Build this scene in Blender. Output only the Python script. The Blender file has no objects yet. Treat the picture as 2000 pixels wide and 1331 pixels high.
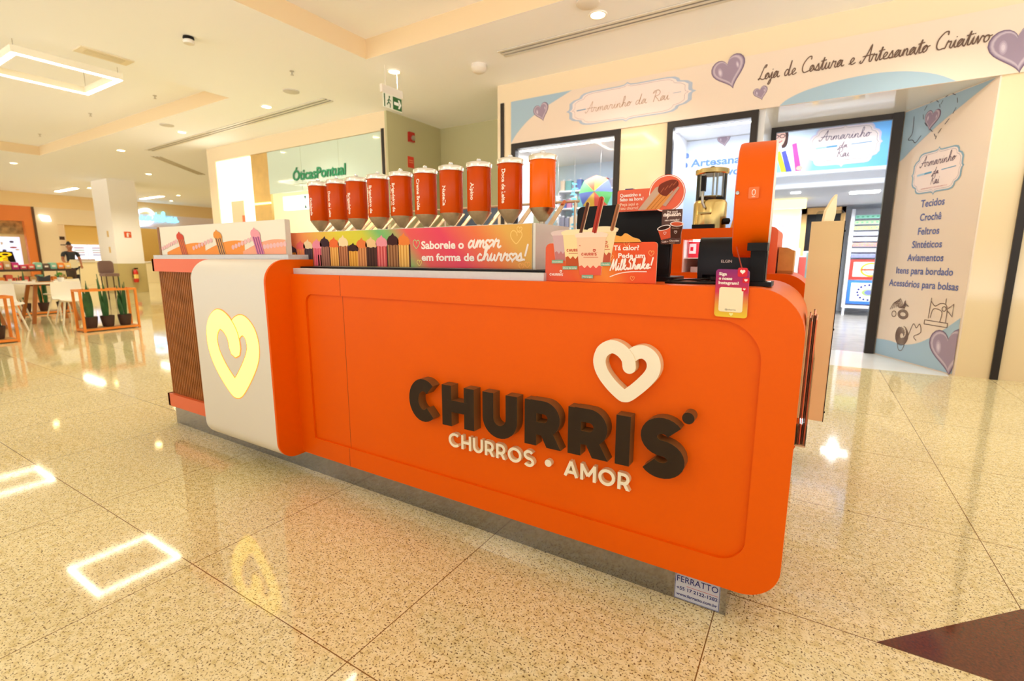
import bpy, bmesh, math, random
from mathutils import Matrix, Vector
sc = bpy.context.scene
COL = sc.collection
R = math.radians
random.seed(7)

def lin(c):
    r = []
    for x in c[:3]:
        x = x / 255.0
        r.append(x / 12.92 if x <= .04045 else ((x + .055) / 1.055) ** 2.4)
    return (*r, 1.0)

# ------------------------------------------------------------------ camera
F, PIT, ROLL, YAW = 947.68, .168963, .0012267, .5491917
cam = bpy.data.cameras.new('camera')
cam.sensor_width = 36.0
cam.lens = F / 2000 * 36
cam.clip_start = .05
cam.dof.use_dof = True
cam.dof.focus_distance = 1.95
cam.dof.aperture_fstop = 2.8
co = bpy.data.objects.new('camera', cam)
_f = Vector((-math.sin(YAW) * math.cos(PIT), math.cos(YAW) * math.cos(PIT), -math.sin(PIT)))
_r = Vector((math.cos(YAW), math.sin(YAW), 0))
_u = _r.cross(_f)
_r2 = _r * math.cos(ROLL) + _u * math.sin(ROLL)
_u2 = _u * math.cos(ROLL) - _r * math.sin(ROLL)
co.matrix_world = Matrix(((_r2.x, _u2.x, -_f.x, 0), (_r2.y, _u2.y, -_f.y, 0), (_r2.z, _u2.z, -_f.z, 1.2), (0, 0, 0, 1)))
COL.objects.link(co)
sc.camera = co

# ------------------------------------------------------------------ world, exposure
w = bpy.data.worlds.new('mall_air')
sc.world = w
w.use_nodes = True
# soft light from the open mall around; glow added below horizon lights the ceiling
_nt = w.node_tree; _tc = _nt.nodes.new('ShaderNodeTexCoord'); _sx = _nt.nodes.new('ShaderNodeSeparateXYZ'); _rm = _nt.nodes.new('ShaderNodeMapRange')
_nt.links.new(_tc.outputs['Generated'], _sx.inputs[0]); _nt.links.new(_sx.outputs[2], _rm.inputs[0])
_rm.inputs['From Min'].default_value = -.05; _rm.inputs['From Max'].default_value = .03; _rm.inputs['To Min'].default_value = 3.4; _rm.inputs['To Max'].default_value = .40
_nt.nodes['Background'].inputs[0].default_value = (.97, .97, .96, 1)
_nt.links.new(_rm.outputs[0], _nt.nodes['Background'].inputs[1])
sc.view_settings.view_transform = 'Standard'
sc.view_settings.look = 'None'
sc.view_settings.exposure = .29
sc.view_settings.gamma = 1.0
sc.view_settings.use_curve_mapping = False
sc.cycles.use_denoising = True
sc.cycles.max_bounces = 8
sc.cycles.diffuse_bounces = 5
sc.cycles.sample_clamp_indirect = 6
sc.cycles.caustics_reflective = False
sc.cycles.caustics_refractive = False

WARM = (1.0, .945, .80)
def lamp(name, kind, loc, energy, color=WARM, size=.15, spot=140, rot=None, size_y=None):
    l = bpy.data.lights.new(name, kind)
    l.energy = energy
    l.color = color
    if kind == 'AREA':
        l.size = size
        if size_y:
            l.shape = 'RECTANGLE'; l.size_y = size_y
    else:
        l.shadow_soft_size = size
    if kind == 'SPOT':
        l.spot_size = R(spot); l.spot_blend = .6
    o = bpy.data.objects.new(name, l)
    o.location = loc
    if rot: o.rotation_euler = rot
    COL.objects.link(o)
    return o
# the mall's ceiling lamps (rows 3 m apart; the rows over and behind the camera too)
for i in range(6):
    lamp('downlight_lamp', 'SPOT', (.85 - 3.02 * i, 5.35, 3.70), 75, size=.08)
for x, y in ((-17.8, 7.5), (-18.95, 4.75), (-23.2, 7.78), (-22.8, 10.6)):
    lamp('downlight_lamp', 'SPOT', (x, y, 3.70), 170, size=.08)
for x in (-9.0, -4.0, 1.0):
    lamp('rear_lamp', 'AREA', (x, -2.6, 3.62), 12, (1, .93, .80), 1.1)
# the sewing shop's and the optician's own lamps (cooler)
for x, y, z, e in ((-.6, 8.5, 3.35, 48), (.5, 8.3, 3.35, 48), (-.9, 10.0, 2.25, 110), (.6, 10.2, 2.25, 170), (1.3, 11.6, 2.25, 180), (.1, 11.8, 2.25, 150)):
    lamp('shop_lamp', 'SPOT', (x, y, z), e, (.86, .93, 1), .06, 165)
lamp('window_lamp', 'AREA', (-3.2, 7.2, 2.82), 26, (.95, .97, 1), 1.3, size_y=.4)
lamp('window_lamp', 'AREA', (-1.25, 7.0, 2.82), 11, (.95, .97, 1), .8, size_y=.4)
lamp('optician_lamp', 'AREA', (-8.6, 7.6, 3.2), 70, (.95, 1, .92), 2.0, size_y=.8)

# ------------------------------------------------------------------ materials
MATS = {}
def mat(name, col, rough=.5, metal=0.0, emit=0.0, ecol=None, spec=None, trans=0.0, coat=0.0, noise=0.0, nscale=8.0, bump=0.0):
    if name in MATS: return MATS[name]
    m = bpy.data.materials.new(name)
    m.use_nodes = True
    nt = m.node_tree
    b = nt.nodes['Principled BSDF']
    b.inputs['Base Color'].default_value = lin(col)
    b.inputs['Roughness'].default_value = rough
    b.inputs['Metallic'].default_value = metal
    if spec is not None: b.inputs['Specular IOR Level'].default_value = spec
    if coat: b.inputs['Coat Weight'].default_value = coat; b.inputs['Coat Roughness'].default_value = .08
    if trans:
        b.inputs['Transmission Weight'].default_value = trans
    if emit:
        b.inputs['Emission Color'].default_value = lin(ecol or col)
        b.inputs['Emission Strength'].default_value = emit
    if noise:
        tc = nt.nodes.new('ShaderNodeTexCoord'); n = nt.nodes.new('ShaderNodeTexNoise'); r = nt.nodes.new('ShaderNodeValToRGB')
        n.inputs['Scale'].default_value = nscale; n.inputs['Detail'].default_value = 4
        c = lin(col)
        r.color_ramp.elements[0].position = .3; r.color_ramp.elements[1].position = .7
        r.color_ramp.elements[0].color = (*[x * (1 - noise) for x in c[:3]], 1)
        r.color_ramp.elements[1].color = (*[min(1, x * (1 + noise)) for x in c[:3]], 1)
        nt.links.new(tc.outputs['Object'], n.inputs['Vector']); nt.links.new(n.outputs['Fac'], r.inputs['Fac'])
        nt.links.new(r.outputs['Color'], b.inputs['Base Color'])
    MATS[name] = m
    return m
def flat(col, rough=.55):
    return mat('print_%d_%d_%d' % tuple(col[:3]), col, rough, spec=.15)
def thin_glass(name, tint=(255, 255, 255), gloss=.10):
    m = bpy.data.materials.new(name); m.use_nodes = True; nt = m.node_tree
    for n in list(nt.nodes):
        if n.type != 'OUTPUT_MATERIAL': nt.nodes.remove(n)
    out = [n for n in nt.nodes if n.type == 'OUTPUT_MATERIAL'][0]
    t = nt.nodes.new('ShaderNodeBsdfTransparent'); t.inputs[0].default_value = lin(tint)
    g = nt.nodes.new('ShaderNodeBsdfGlossy'); g.inputs['Roughness'].default_value = .03
    fr = nt.nodes.new('ShaderNodeFresnel'); fr.inputs[0].default_value = 1.45
    mx = nt.nodes.new('ShaderNodeMixShader')
    nt.links.new(fr.outputs[0], mx.inputs[0]); nt.links.new(t.outputs[0], mx.inputs[1]); nt.links.new(g.outputs[0], mx.inputs[2])
    nt.links.new(mx.outputs[0], out.inputs[0])
    return m
def ramp_mat(name, stops, axis=0, lo=0.0, hi=1.0, rough=.45, wob=0.0, rot=0.0):
    """printed colour gradient along an object axis between lo and hi"""
    m = bpy.data.materials.new(name); m.use_nodes = True; nt = m.node_tree; b = nt.nodes['Principled BSDF']
    b.inputs['Roughness'].default_value = rough; b.inputs['Specular IOR Level'].default_value = .15
    tc = nt.nodes.new('ShaderNodeTexCoord'); mp = nt.nodes.new('ShaderNodeSeparateXYZ'); mr = nt.nodes.new('ShaderNodeMapRange')
    r = nt.nodes.new('ShaderNodeValToRGB')
    mr.inputs['From Min'].default_value = lo; mr.inputs['From Max'].default_value = hi
    nt.links.new(tc.outputs['Object'], mp.inputs[0])
    src = mp.outputs[axis]
    if rot:
        ma = nt.nodes.new('ShaderNodeMath'); ma.operation = 'MULTIPLY_ADD'; ma.inputs[1].default_value = rot
        nt.links.new(mp.outputs[2], ma.inputs[0]); nt.links.new(src, ma.inputs[2]); src = ma.outputs[0]
    nt.links.new(src, mr.inputs[0]); nt.links.new(mr.outputs[0], r.inputs[0]); nt.links.new(r.outputs[0], b.inputs['Base Color'])
    el = r.color_ramp.elements
    while len(el) < len(stops): el.new(.5)
    for e, (p, c) in zip(el, stops):
        e.position = p; e.color = lin(c)
    return m

M_ORANGE = mat('orange_laminate', (234, 94, 0), .42, spec=.15, noise=.02, nscale=3)
M_ORANGE_EDGE = mat('orange_edge_laminate', (244, 104, 24), .35, noise=.02, nscale=3)
M_CORAL = mat('coral_laminate', (240, 108, 58), .4)
M_WHITE = mat('white_laminate', (228, 220, 206), .35)
M_STEEL = mat('brushed_steel', (190, 186, 180), .28, 1.0, noise=.08, nscale=40)
M_MIRROR = mat('polished_steel_plinth', (150, 146, 142), .12, 1.0, noise=.06, nscale=12)
M_BLACK = mat('black_plastic', (16, 12, 10), .45, spec=.2, noise=.1, nscale=30)
M_FRAME = mat('dark_bronze_frame', (40, 32, 26), .4, .3)
M_SLAT = mat('brown_slat_wood', (164, 98, 46), .5, spec=.2, noise=.18, nscale=14)
M_QUARTZ = mat('grey_quartz_top', (206, 202, 200), .3, noise=.03, nscale=60)
M_CHOC = mat('chocolate_letter_face', (50, 34, 18), .5, spec=.2, noise=.05, nscale=30)
M_CREAM = mat('cream_acrylic', (246, 232, 206), .4)
M_WALL = mat('warm_white_wall', (234, 214, 178), .45)
M_GLOSSW = mat('glossy_cream_panel', (232, 212, 172), .08, spec=.6)
M_CEIL = mat('ceiling_paint', (250, 251, 255), .8)
M_TRAY_SHADE = mat('tray_edge_painted_shade', (232, 208, 166), .7)  # tan shading of the raised tray faces put into their colour
M_PINKP = mat('pink_beige_print', (230, 211, 190), .45)
M_BLUEP = mat('grey_blue_print', (160, 186, 202), .45)
M_LED = mat('led_diffuser', (255, 244, 220), .5, emit=26, ecol=(255, 236, 205))
M_LEDC = mat('cool_led', (255, 255, 255), .5, emit=7)
M_GLASS = thin_glass('clear_glass')
M_ACRYL = thin_glass('clear_acrylic', (235, 236, 232))
M_OWOOD = mat('orange_painted_wood', (242, 142, 50), .45)
M_POT = mat('dark_clay_pot', (66, 40, 30), .6)
M_LEAF = mat('snake_plant_leaf', (52, 98, 48), .5, noise=.35, nscale=9)
M_GREENWALL = mat('sage_green_wall', (190, 184, 140), .6)

# ------------------------------------------------------------------ geometry helpers
ORG = {}
class MB:
    def __init__(s):
        s.v = []; s.f = []; s.mi = []; s.mats = []; s.M = Matrix()
    def add(s, vs, fs, m):
        if m not in s.mats: s.mats.append(m)
        k = s.mats.index(m); o = len(s.v)
        s.v += [s.M @ Vector(p) for p in vs]
        s.f += [[i + o for i in f] for f in fs]
        s.mi += [k] * len(fs)
        return s
    def box(s, x0, x1, y0, y1, z0, z1, m):
        vs = [(x, y, z) for x in (x0, x1) for y in (y0, y1) for z in (z0, z1)]
        return s.add(vs, [(0, 1, 3, 2), (4, 6, 7, 5), (0, 4, 5, 1), (2, 3, 7, 6), (0, 2, 6, 4), (1, 5, 7, 3)], m)
    def prism(s, poly, a, b, axis, m, side=None):
        def P(p, t):
            return {'x': (t, p[0], p[1]), 'y': (p[0], t, p[1]), 'z': (p[0], p[1], t)}[axis]
        n = len(poly)
        vs = [P(p, a) for p in poly] + [P(p, b) for p in poly]
        s.add(vs, [list(range(n))[::-1], list(range(n, 2 * n))], m)
        return s.add(vs, [(i, (i + 1) % n, n + (i + 1) % n, n + i) for i in range(n)], side or m)
    def ring(s, po, pi, a, b, axis, m):
        def P(p, t):
            return {'x': (t, p[0], p[1]), 'y': (p[0], t, p[1]), 'z': (p[0], p[1], t)}[axis]
        n = len(po)
        vs = [P(p, a) for p in po] + [P(p, a) for p in pi] + [P(p, b) for p in po] + [P(p, b) for p in pi]
        fs = []
        for i in range(n):
            j = (i + 1) % n
            fs += [(i, j, n + j, n + i), (2 * n + i, 3 * n + i, 3 * n + j, 2 * n + j), (i, 2 * n + i, 2 * n + j, j), (n + i, n + j, 3 * n + j, 3 * n + i)]
        return s.add(vs, fs, m)
    def lathe(s, prof, n, m, c=(0, 0, 0), axis='z'):
        vs = []; fs = []
        for r, z in prof:
            for k in range(n):
                a = 2 * math.pi * k / n
                p = (r * math.cos(a), r * math.sin(a), z)
                if axis == 'x': p = (p[2], p[0], p[1])
                if axis == 'y': p = (p[0], p[2], p[1])
                vs.append((c[0] + p[0], c[1] + p[1], c[2] + p[2]))
        for i in range(len(prof) - 1):
            for k in range(n):
                fs.append((i * n + k, i * n + (k + 1) % n, (i + 1) * n + (k + 1) % n, (i + 1) * n + k))
        if prof[0][0] > 1e-5: fs.append(list(range(n))[::-1])
        if prof[-1][0] > 1e-5: fs.append([(len(prof) - 1) * n + k for k in range(n)])
        return s.add(vs, fs, m)
    def tube(s, pts, r, m, n=8, closed=False):
        pts = [Vector(p) for p in pts]
        rs = r if isinstance(r, (list, tuple)) else [r] * len(pts)
        vs = []; fs = []; N = len(pts); up = None
        for i, p in enumerate(pts):
            d = (pts[(i + 1) % N] - pts[i - 1]) if closed or 0 < i < N - 1 else (pts[1] - pts[0] if i == 0 else pts[-1] - pts[-2])
            d.normalize()
            if up is None: up = Vector((0, 0, 1)) if abs(d.z) < .9 else Vector((1, 0, 0))
            a = d.cross(up); a.normalize(); up = a.cross(d); b = up
            for k in range(n):
                t = 2 * math.pi * k / n
                vs.append(p + a * math.cos(t) * rs[i] + b * math.sin(t) * rs[i])
        for i in range(N if closed else N - 1):
            for k in range(n):
                j = (i + 1) % N
                fs.append((i * n + k, i * n + (k + 1) % n, j * n + (k + 1) % n, j * n + k))
        if not closed: fs += [list(range(n))[::-1], [(N - 1) * n + k for k in range(n)]]
        return s.add(vs, fs, m)
    def bar(s, p, q, wx, wy, m, up=(0, 0, 1)):
        """square bar from p to q"""
        p = Vector(p); q = Vector(q); d = (q - p).normalized(); u = Vector(up)
        if abs(d.dot(u)) > .95: u = Vector((1, 0, 0))
        a = d.cross(u).normalized(); b = a.cross(d)
        vs = [e + a * (i * wx / 2) + b * (j * wy / 2) for e in (p, q) for i, j in ((-1, -1), (1, -1), (1, 1), (-1, 1))]
        return s.add(vs, [(3, 2, 1, 0), (4, 5, 6, 7)] + [(k, (k + 1) % 4, 4 + (k + 1) % 4, 4 + k) for k in range(4)], m)
    def build(s, name, parent=None, org=None, auto=True):
        if org is None: org = ORG[parent.name] if parent is not None else Vector((0, 0, 0))
        org = Vector(org)
        me = bpy.data.meshes.new(name)
        bm = bmesh.new()
        bv = [bm.verts.new(p - org) for p in s.v]
        for f, k in zip(s.f, s.mi):
            try:
                fc = bm.faces.new([bv[i] for i in f]); fc.material_index = k; fc.smooth = True
            except ValueError: pass
        bmesh.ops.remove_doubles(bm, verts=bm.verts, dist=1e-6)
        bmesh.ops.recalc_face_normals(bm, faces=bm.faces)
        bm.to_mesh(me); bm.free()
        for m in s.mats: me.materials.append(m)
        if auto: me.set_sharp_from_angle(angle=R(32))
        o = bpy.data.objects.new(name, me)
        COL.objects.link(o)
        if parent is not None:
            o.parent = parent
            o.location = org - ORG[parent.name]
        else: o.location = org
        ORG[o.name] = org
        return o
def root(name, loc, label, cat, group=None):
    o = bpy.data.objects.new(name, None); COL.objects.link(o)
    o.empty_display_size = .1
    o.location = loc; ORG[o.name] = Vector(loc)
    return tag(o, label, cat, group)
def tag(o, label, cat, group=None):
    o['label'] = label; o['category'] = cat
    if group: o['group'] = group
    return o
def struct(o):
    o['kind'] = 'structure'; return o
def dup(rt, loc, label=None, rotz=None, group=None):
    r = rt.copy(); COL.objects.link(r); r.location = loc
    if rotz is not None: r.rotation_euler = (0, 0, rotz)
    if label: r['label'] = label
    if group: r['group'] = group
    for ch in list(rt.children):
        c = ch.copy(); COL.objects.link(c); c.parent = r
        for g in list(ch.children):
            d = g.copy(); COL.objects.link(d); d.parent = c
    return r
def rr(x0, x1, z0, z1, rs, n=10):
    """rounded rectangle, radii (bottom-left, bottom-right, top-right, top-left)"""
    out = []
    for (cx, cy, a0), r in zip(((x0, z0, 180), (x1, z0, 270), (x1, z1, 0), (x0, z1, 90)), rs):
        r = max(r, 1e-5)
        ox = cx + (r if cx == x0 else -r); oy = cy + (r if cy == z0 else -r)
        for k in range(n + 1):
            a = R(a0 + 90 * k / n)
            out.append((ox + r * math.cos(a), oy + r * math.sin(a)))
    return out
def smooth(pts, n=5, closed=False):
    out = []; N = len(pts)
    for i in range(N if closed else N - 1):
        if closed: p0, p1, p2, p3 = (pts[(i + k) % N] for k in (-1, 0, 1, 2))
        else: p0, p1, p2, p3 = pts[max(i - 1, 0)], pts[i], pts[i + 1], pts[min(i + 2, N - 1)]
        for k in range(n):
            t = k / n
            out.append(tuple(.5 * (2 * b + (c - a) * t + (2 * a - 5 * b + 4 * c - d) * t * t + (3 * b - a - 3 * c + d) * t ** 3) for a, b, c, d in zip(p0, p1, p2, p3)))
    if not closed: out.append(tuple(pts[-1]))
    return out
def circ(cx, cy, rx, ry=None, n=24, a0=0, a1=360):
    ry = ry or rx
    full = abs(a1 - a0) >= 360
    m = n if full else n + 1
    return [(cx + rx * math.cos(R(a0 + (a1 - a0) * k / n)), cy + ry * math.sin(R(a0 + (a1 - a0) * k / n))) for k in range(m)]
def heart_poly(cx, cy, wd, ht=None, n=36, tilt=0):
    ht = ht or wd
    out = []
    for k in range(n):
        t = 2 * math.pi * k / n
        x = 16 * math.sin(t) ** 3 / 32 * wd; y = (13 * math.cos(t) - 5 * math.cos(2 * t) - 2 * math.cos(3 * t) - math.cos(4 * t) + 2.5) / 29 * ht
        c, s_ = math.cos(R(tilt)), math.sin(R(tilt))
        out.append((cx + x * c - y * s_, cy + x * s_ + y * c))
    return out
# the brand's curl heart: a stroke that starts inside, runs round and ends at the top
HEART = smooth([(.56, .585), (.535, .72), (.43, .84), (.29, .885), (.16, .80), (.105, .64), (.15, .46), (.28, .28), (.44, .135), (.505, .11), (.58, .15), (.74, .32), (.87, .50), (.905, .64), (.865, .77), (.76, .845), (.66, .83), (.60, .785)], 5)

class Frame:
    """a flat surface: o + u*x + v*y + n*lift"""
    def __init__(s, o, u, v, n=None):
        s.o = Vector(o); s.u = Vector(u).normalized(); s.v = Vector(v).normalized()
        s.n = Vector(n).normalized() if n else s.u.cross(s.v)
    def __call__(s, x, y, l=0.0):
        return s.o + s.u * x + s.v * y + s.n * l
def poly(mb, fr, pts, m, lift):
    mb.add([fr(x, y, lift) for x, y in pts], [list(range(len(pts)))], m)
def ribbon2(pts, wd, closed=False):
    N = len(pts); L = []; Q = []
    for i in range(N):
        def dr(a, b):
            x, y = b[0] - a[0], b[1] - a[1]; l = math.hypot(x, y) or 1e-9
            return x / l, y / l
        if closed or 0 < i < N - 1:
            d1 = dr(pts[i - 1], pts[i]); d2 = dr(pts[i], pts[(i + 1) % N])
        elif i == 0: d1 = d2 = dr(pts[0], pts[1])
        else: d1 = d2 = dr(pts[-2], pts[-1])
        nx, ny = -(d1[1] + d2[1]), d1[0] + d2[0]; l = math.hypot(nx, ny)
        if l < .3: nx, ny, l = -d1[1], d1[0], 1.0; k = 1.0
        else: k = min(1.0 / max(.4, (nx * -d1[1] + ny * d1[0]) / l), 2.0)
        nx, ny = nx / l * k, ny / l * k
        L.append((pts[i][0] + nx * wd / 2, pts[i][1] + ny * wd / 2)); Q.append((pts[i][0] - nx * wd / 2, pts[i][1] - ny * wd / 2))
    return L, Q
def stroke(mb, fr, pts, wd, m, lift, closed=False, cap=True):
    L, Q = ribbon2(pts, wd, closed); N = len(pts); e = 6e-6
    vs = [fr(x, y, lift + i * e) for i, (x, y) in enumerate(L)] + [fr(x, y, lift + i * e) for i, (x, y) in enumerate(Q)]
    mb.add(vs, [(i, (i + 1) % N, N + (i + 1) % N, N + i) for i in range(N if closed else N - 1)], m)
    if cap and not closed:
        for p, q in ((pts[0], -5e-5), (pts[-1], N * e + 5e-5)): poly(mb, fr, circ(p[0], p[1], wd / 2, n=8), m, lift + q)
def solid_stroke(mb, fr, pts, wd, m, l0, l1, side=None, cap=False):
    """raised stroke with thickness from lift l0 to l1"""
    L, Q = ribbon2(pts, wd); N = len(pts)
    vs = [fr(x, y, l + (i % N) * 8e-6) for l in (l0, l1) for i, (x, y) in enumerate(L + Q)]
    side = side or m
    mb.add(vs, [(2 * N + i, 2 * N + i + 1, 3 * N + i + 1, 3 * N + i) for i in range(N - 1)] + [(i, N + i, N + i + 1, i + 1) for i in range(N - 1)], m)
    mb.add(vs, [(i, i + 1, 2 * N + i + 1, 2 * N + i) for i in range(N - 1)] + [(N + i, 3 * N + i, 3 * N + i + 1, N + i + 1) for i in range(N - 1)]
           + [(0, 2 * N, 3 * N, N), (N - 1, 2 * N - 1, 4 * N - 1, 3 * N - 1)], side)
    if cap:
        for q, p in enumerate((pts[0], pts[-1])): solid_poly(mb, fr, circ(p[0], p[1], wd / 2 * .995, n=18), m, l0, l1 + (.0004 if q else -.0004), side)
def solid_poly(mb, fr, pts, m, l0, l1, side=None):
    n = len(pts)
    vs = [fr(x, y, l0) for x, y in pts] + [fr(x, y, l1) for x, y in pts]
    mb.add(vs, [list(range(n))[::-1], list(range(n, 2 * n))], m)
    mb.add(vs, [(i, (i + 1) % n, n + (i + 1) % n, n + i) for i in range(n)], side or m)
_TX = {}
def glyphs(s, bold):
    k = (s, bold)
    if k not in _TX:
        c = bpy.data.curves.new('tmp', 'FONT'); c.body = s; c.offset = bold; c.resolution_u = 3
        o = bpy.data.objects.new('tmp', c); COL.objects.link(o)
        dg = bpy.context.evaluated_depsgraph_get()
        me = o.evaluated_get(dg).to_mesh()
        _TX[k] = ([(v.co.x, v.co.y) for v in me.vertices], [list(p.vertices) for p in me.polygons])
        o.evaluated_get(dg).to_mesh_clear()
        bpy.data.objects.remove(o); bpy.data.curves.remove(c)
    return _TX[k]
def text(mb, fr, s, x, y, cap, m, lift, bold=.02, width=None, al='l', slant=0.0, fmap=None):
    """printed line of text; cap = capital height, y = baseline"""
    vs, fs = glyphs(s, bold)
    x0 = min(p[0] for p in vs); x1 = max(p[0] for p in vs)
    sy = cap / .70; sx = width / (x1 - x0) if width else sy
    wd = (x1 - x0) * sx
    ox = x - (0 if al == 'l' else wd / 2 if al == 'c' else wd)
    put = fmap or (lambda a, b: fr(a, b, lift))
    mb.add([put(ox + (p[0] - x0) * sx + slant * p[1] * sy, y + p[1] * sy) for p in vs], fs, m)
    return wd
# handwriting: one smooth pen line per word
CUR = {
 'a': ([(0, .05), (.20, .36), (.12, .4), (.02, .2), (.08, .0), (.22, .14), (.29, .4), (.27, .1), (.34, 0), (.42, .06)], .40),
 'b': ([(0, .05), (.2, .6), (.18, .95), (.1, .85), (.09, .1), (.2, 0), (.3, .2), (.22, .4), (.12, .3), (.3, .3), (.42, .3)], .42),
 'c': ([(0, .06), (.22, .34), (.13, .4), (.03, .2), (.1, 0), (.22, .02), (.34, .08)], .32),
 'd': ([(0, .05), (.2, .36), (.12, .4), (.02, .2), (.08, .0), (.22, .14), (.34, .95), (.28, .1), (.36, 0), (.44, .06)], .42),
 'e': ([(0, .05), (.18, .18), (.24, .33), (.15, .4), (.06, .22), (.12, .02), (.22, .01), (.34, .08)], .32),
 'f': ([(0, .05), (.22, .7), (.2, .95), (.1, .8), (.08, -.3), (.16, -.3), (.1, .02), (.3, .1)], .3),
 'g': ([(0, .05), (.2, .36), (.12, .4), (.02, .2), (.08, .0), (.22, .14), (.29, .4), (.24, -.3), (.1, -.38), (.14, -.1), (.42, .08)], .4),
 'h': ([(0, .05), (.18, .6), (.19, .95), (.11, .88), (.09, 0), (.12, .24), (.22, .4), (.29, .3), (.28, .08), (.34, 0), (.42, .06)], .4),
 'i': ([(0, .05), (.1, .4), (.09, .1), (.15, 0), (.24, .06)], .22),
 'j': ([(0, .05), (.12, .4), (.08, -.3), (-.04, -.36), (.04, -.1), (.24, .06)], .22),
 'k': ([(0, .05), (.18, .6), (.19, .95), (.11, .88), (.09, 0), (.12, .22), (.28, .4), (.2, .2), (.14, .2), (.3, 0), (.4, .06)], .38),
 'l': ([(0, .05), (.16, .6), (.18, .95), (.1, .85), (.09, .12), (.16, 0), (.24, .06)], .22),
 'm': ([(0, .05), (.08, .38), (.07, 0), (.1, .24), (.19, .4), (.24, .3), (.23, 0), (.27, .24), (.36, .4), (.41, .3), (.4, .08), (.46, 0), (.54, .06)], .52),
 'n': ([(0, .05), (.08, .38), (.07, 0), (.1, .24), (.2, .4), (.26, .3), (.25, .08), (.31, 0), (.4, .06)], .38),
 'o': ([(0, .06), (.18, .38), (.07, .34), (.03, .14), (.12, 0), (.24, .12), (.24, .32), (.17, .38), (.25, .3), (.36, .34)], .34),
 'q': ([(0, .05), (.2, .36), (.12, .4), (.02, .2), (.08, .0), (.22, .14), (.29, .4), (.24, -.38), (.3, -.2), (.42, .06)], .4),
 'r': ([(0, .05), (.08, .42), (.12, .36), (.24, .37), (.22, .1), (.28, 0), (.36, .06)], .34),
 's': ([(0, .05), (.16, .42), (.2, .28), (.24, .12), (.14, 0), (.04, .06), (.18, .01), (.34, .06)], .32),
 't': ([(0, .05), (.15, .78), (.11, .1), (.17, 0), (.26, .06)], .24),
 'u': ([(0, .05), (.09, .4), (.07, .1), (.14, 0), (.24, .14), (.28, .4), (.27, .1), (.33, 0), (.42, .06)], .4),
 'v': ([(0, .1), (.07, .4), (.14, 0), (.26, .38), (.38, .32)], .36),
 'A': ([(.0, .12), (-.02, .02), (.1, 0), (.3, .5), (.46, 1.02), (.46, .6), (.48, .1), (.54, 0), (.62, .06)], .6),
 'C': ([(.5, .8), (.48, .98), (.3, .95), (.08, .6), (.06, .2), (.2, 0), (.4, .04), (.6, .14)], .5),
 'L': ([(.36, .78), (.42, .95), (.3, .9), (.16, .4), (.06, .04), (.0, .06), (.1, .1), (.3, 0), (.46, .08)], .42),
 'M': ([(0, 0), (.1, .5), (.18, 1), (.2, .5), (.24, .1), (.36, .6), (.46, 1), (.46, .4), (.5, 0), (.6, .06)], .58),
 'R': ([(.16, 0), (.2, .5), (.24, .92), (.04, .78), (.1, .98), (.36, 1.02), (.52, .82), (.44, .56), (.24, .46), (.42, .22), (.54, 0), (.66, .06)], .62),
 'S': ([(.44, .82), (.42, .98), (.26, .98), (.16, .74), (.32, .5), (.34, .16), (.18, 0), (.04, .14), (.14, .12), (.5, .06)], .46),
}
def cursive(s):
    out = []; x = 0.0; cur = []; ext = []
    for ch in s:
        if ch == ' ':
            if cur: out.append(smooth(cur, 4)); cur = []
            x += .32; continue
        if ch == '!':
            if cur: out.append(smooth(cur, 4)); cur = []
            ext += [[(x + .16, .95), (x + .1, .3)], [(x + .08, .06), (x + .085, .05)]]; x += .25; continue
        if ch == '@':   # a heart in place of an o
            if cur: out.append(smooth(cur, 4)); cur = []
            ext.append(heart_poly(x + .2, .2, .4, .44, 20) + [heart_poly(x + .2, .2, .4, .44, 20)[0]]); x += .42; continue
        pts, adv = CUR[ch]
        pts = [(x + a, b) for a, b in pts]
        if ch.isupper():
            if cur: out.append(smooth(cur, 4))
            cur = list(pts)
            if ch == 'A': ext.append([(x + .08, .36), (x + .6, .42)])
        else:
            if ch in 'acdgqo': pts = pts[1:]
            elif cur: cur.pop()
            cur += pts
        if ch in 'ij': ext.append([(x + .12, .58), (x + .125, .585)])
        if ch == 't': ext.append([(x + .0, .54), (x + .28, .58)])
        x += adv
    if cur: out.append(smooth(cur, 4))
    return out + ext, x
def script(mb, fr, s, x, y, cap, m, lift, pen=.07, width=None, al='l', slant=.12, rise=0.0):
    st, wd = cursive(s)
    sx = width / wd if width else cap
    ox = x - (0 if al == 'l' else wd * sx / 2)
    for k, pl in enumerate(st):
        pts = [(ox + (a + slant * b) * sx, y + b * cap + rise * a * sx) for a, b in pl]
        stroke(mb, fr, pts, pen * cap, m, lift + .0003 * k)
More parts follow.
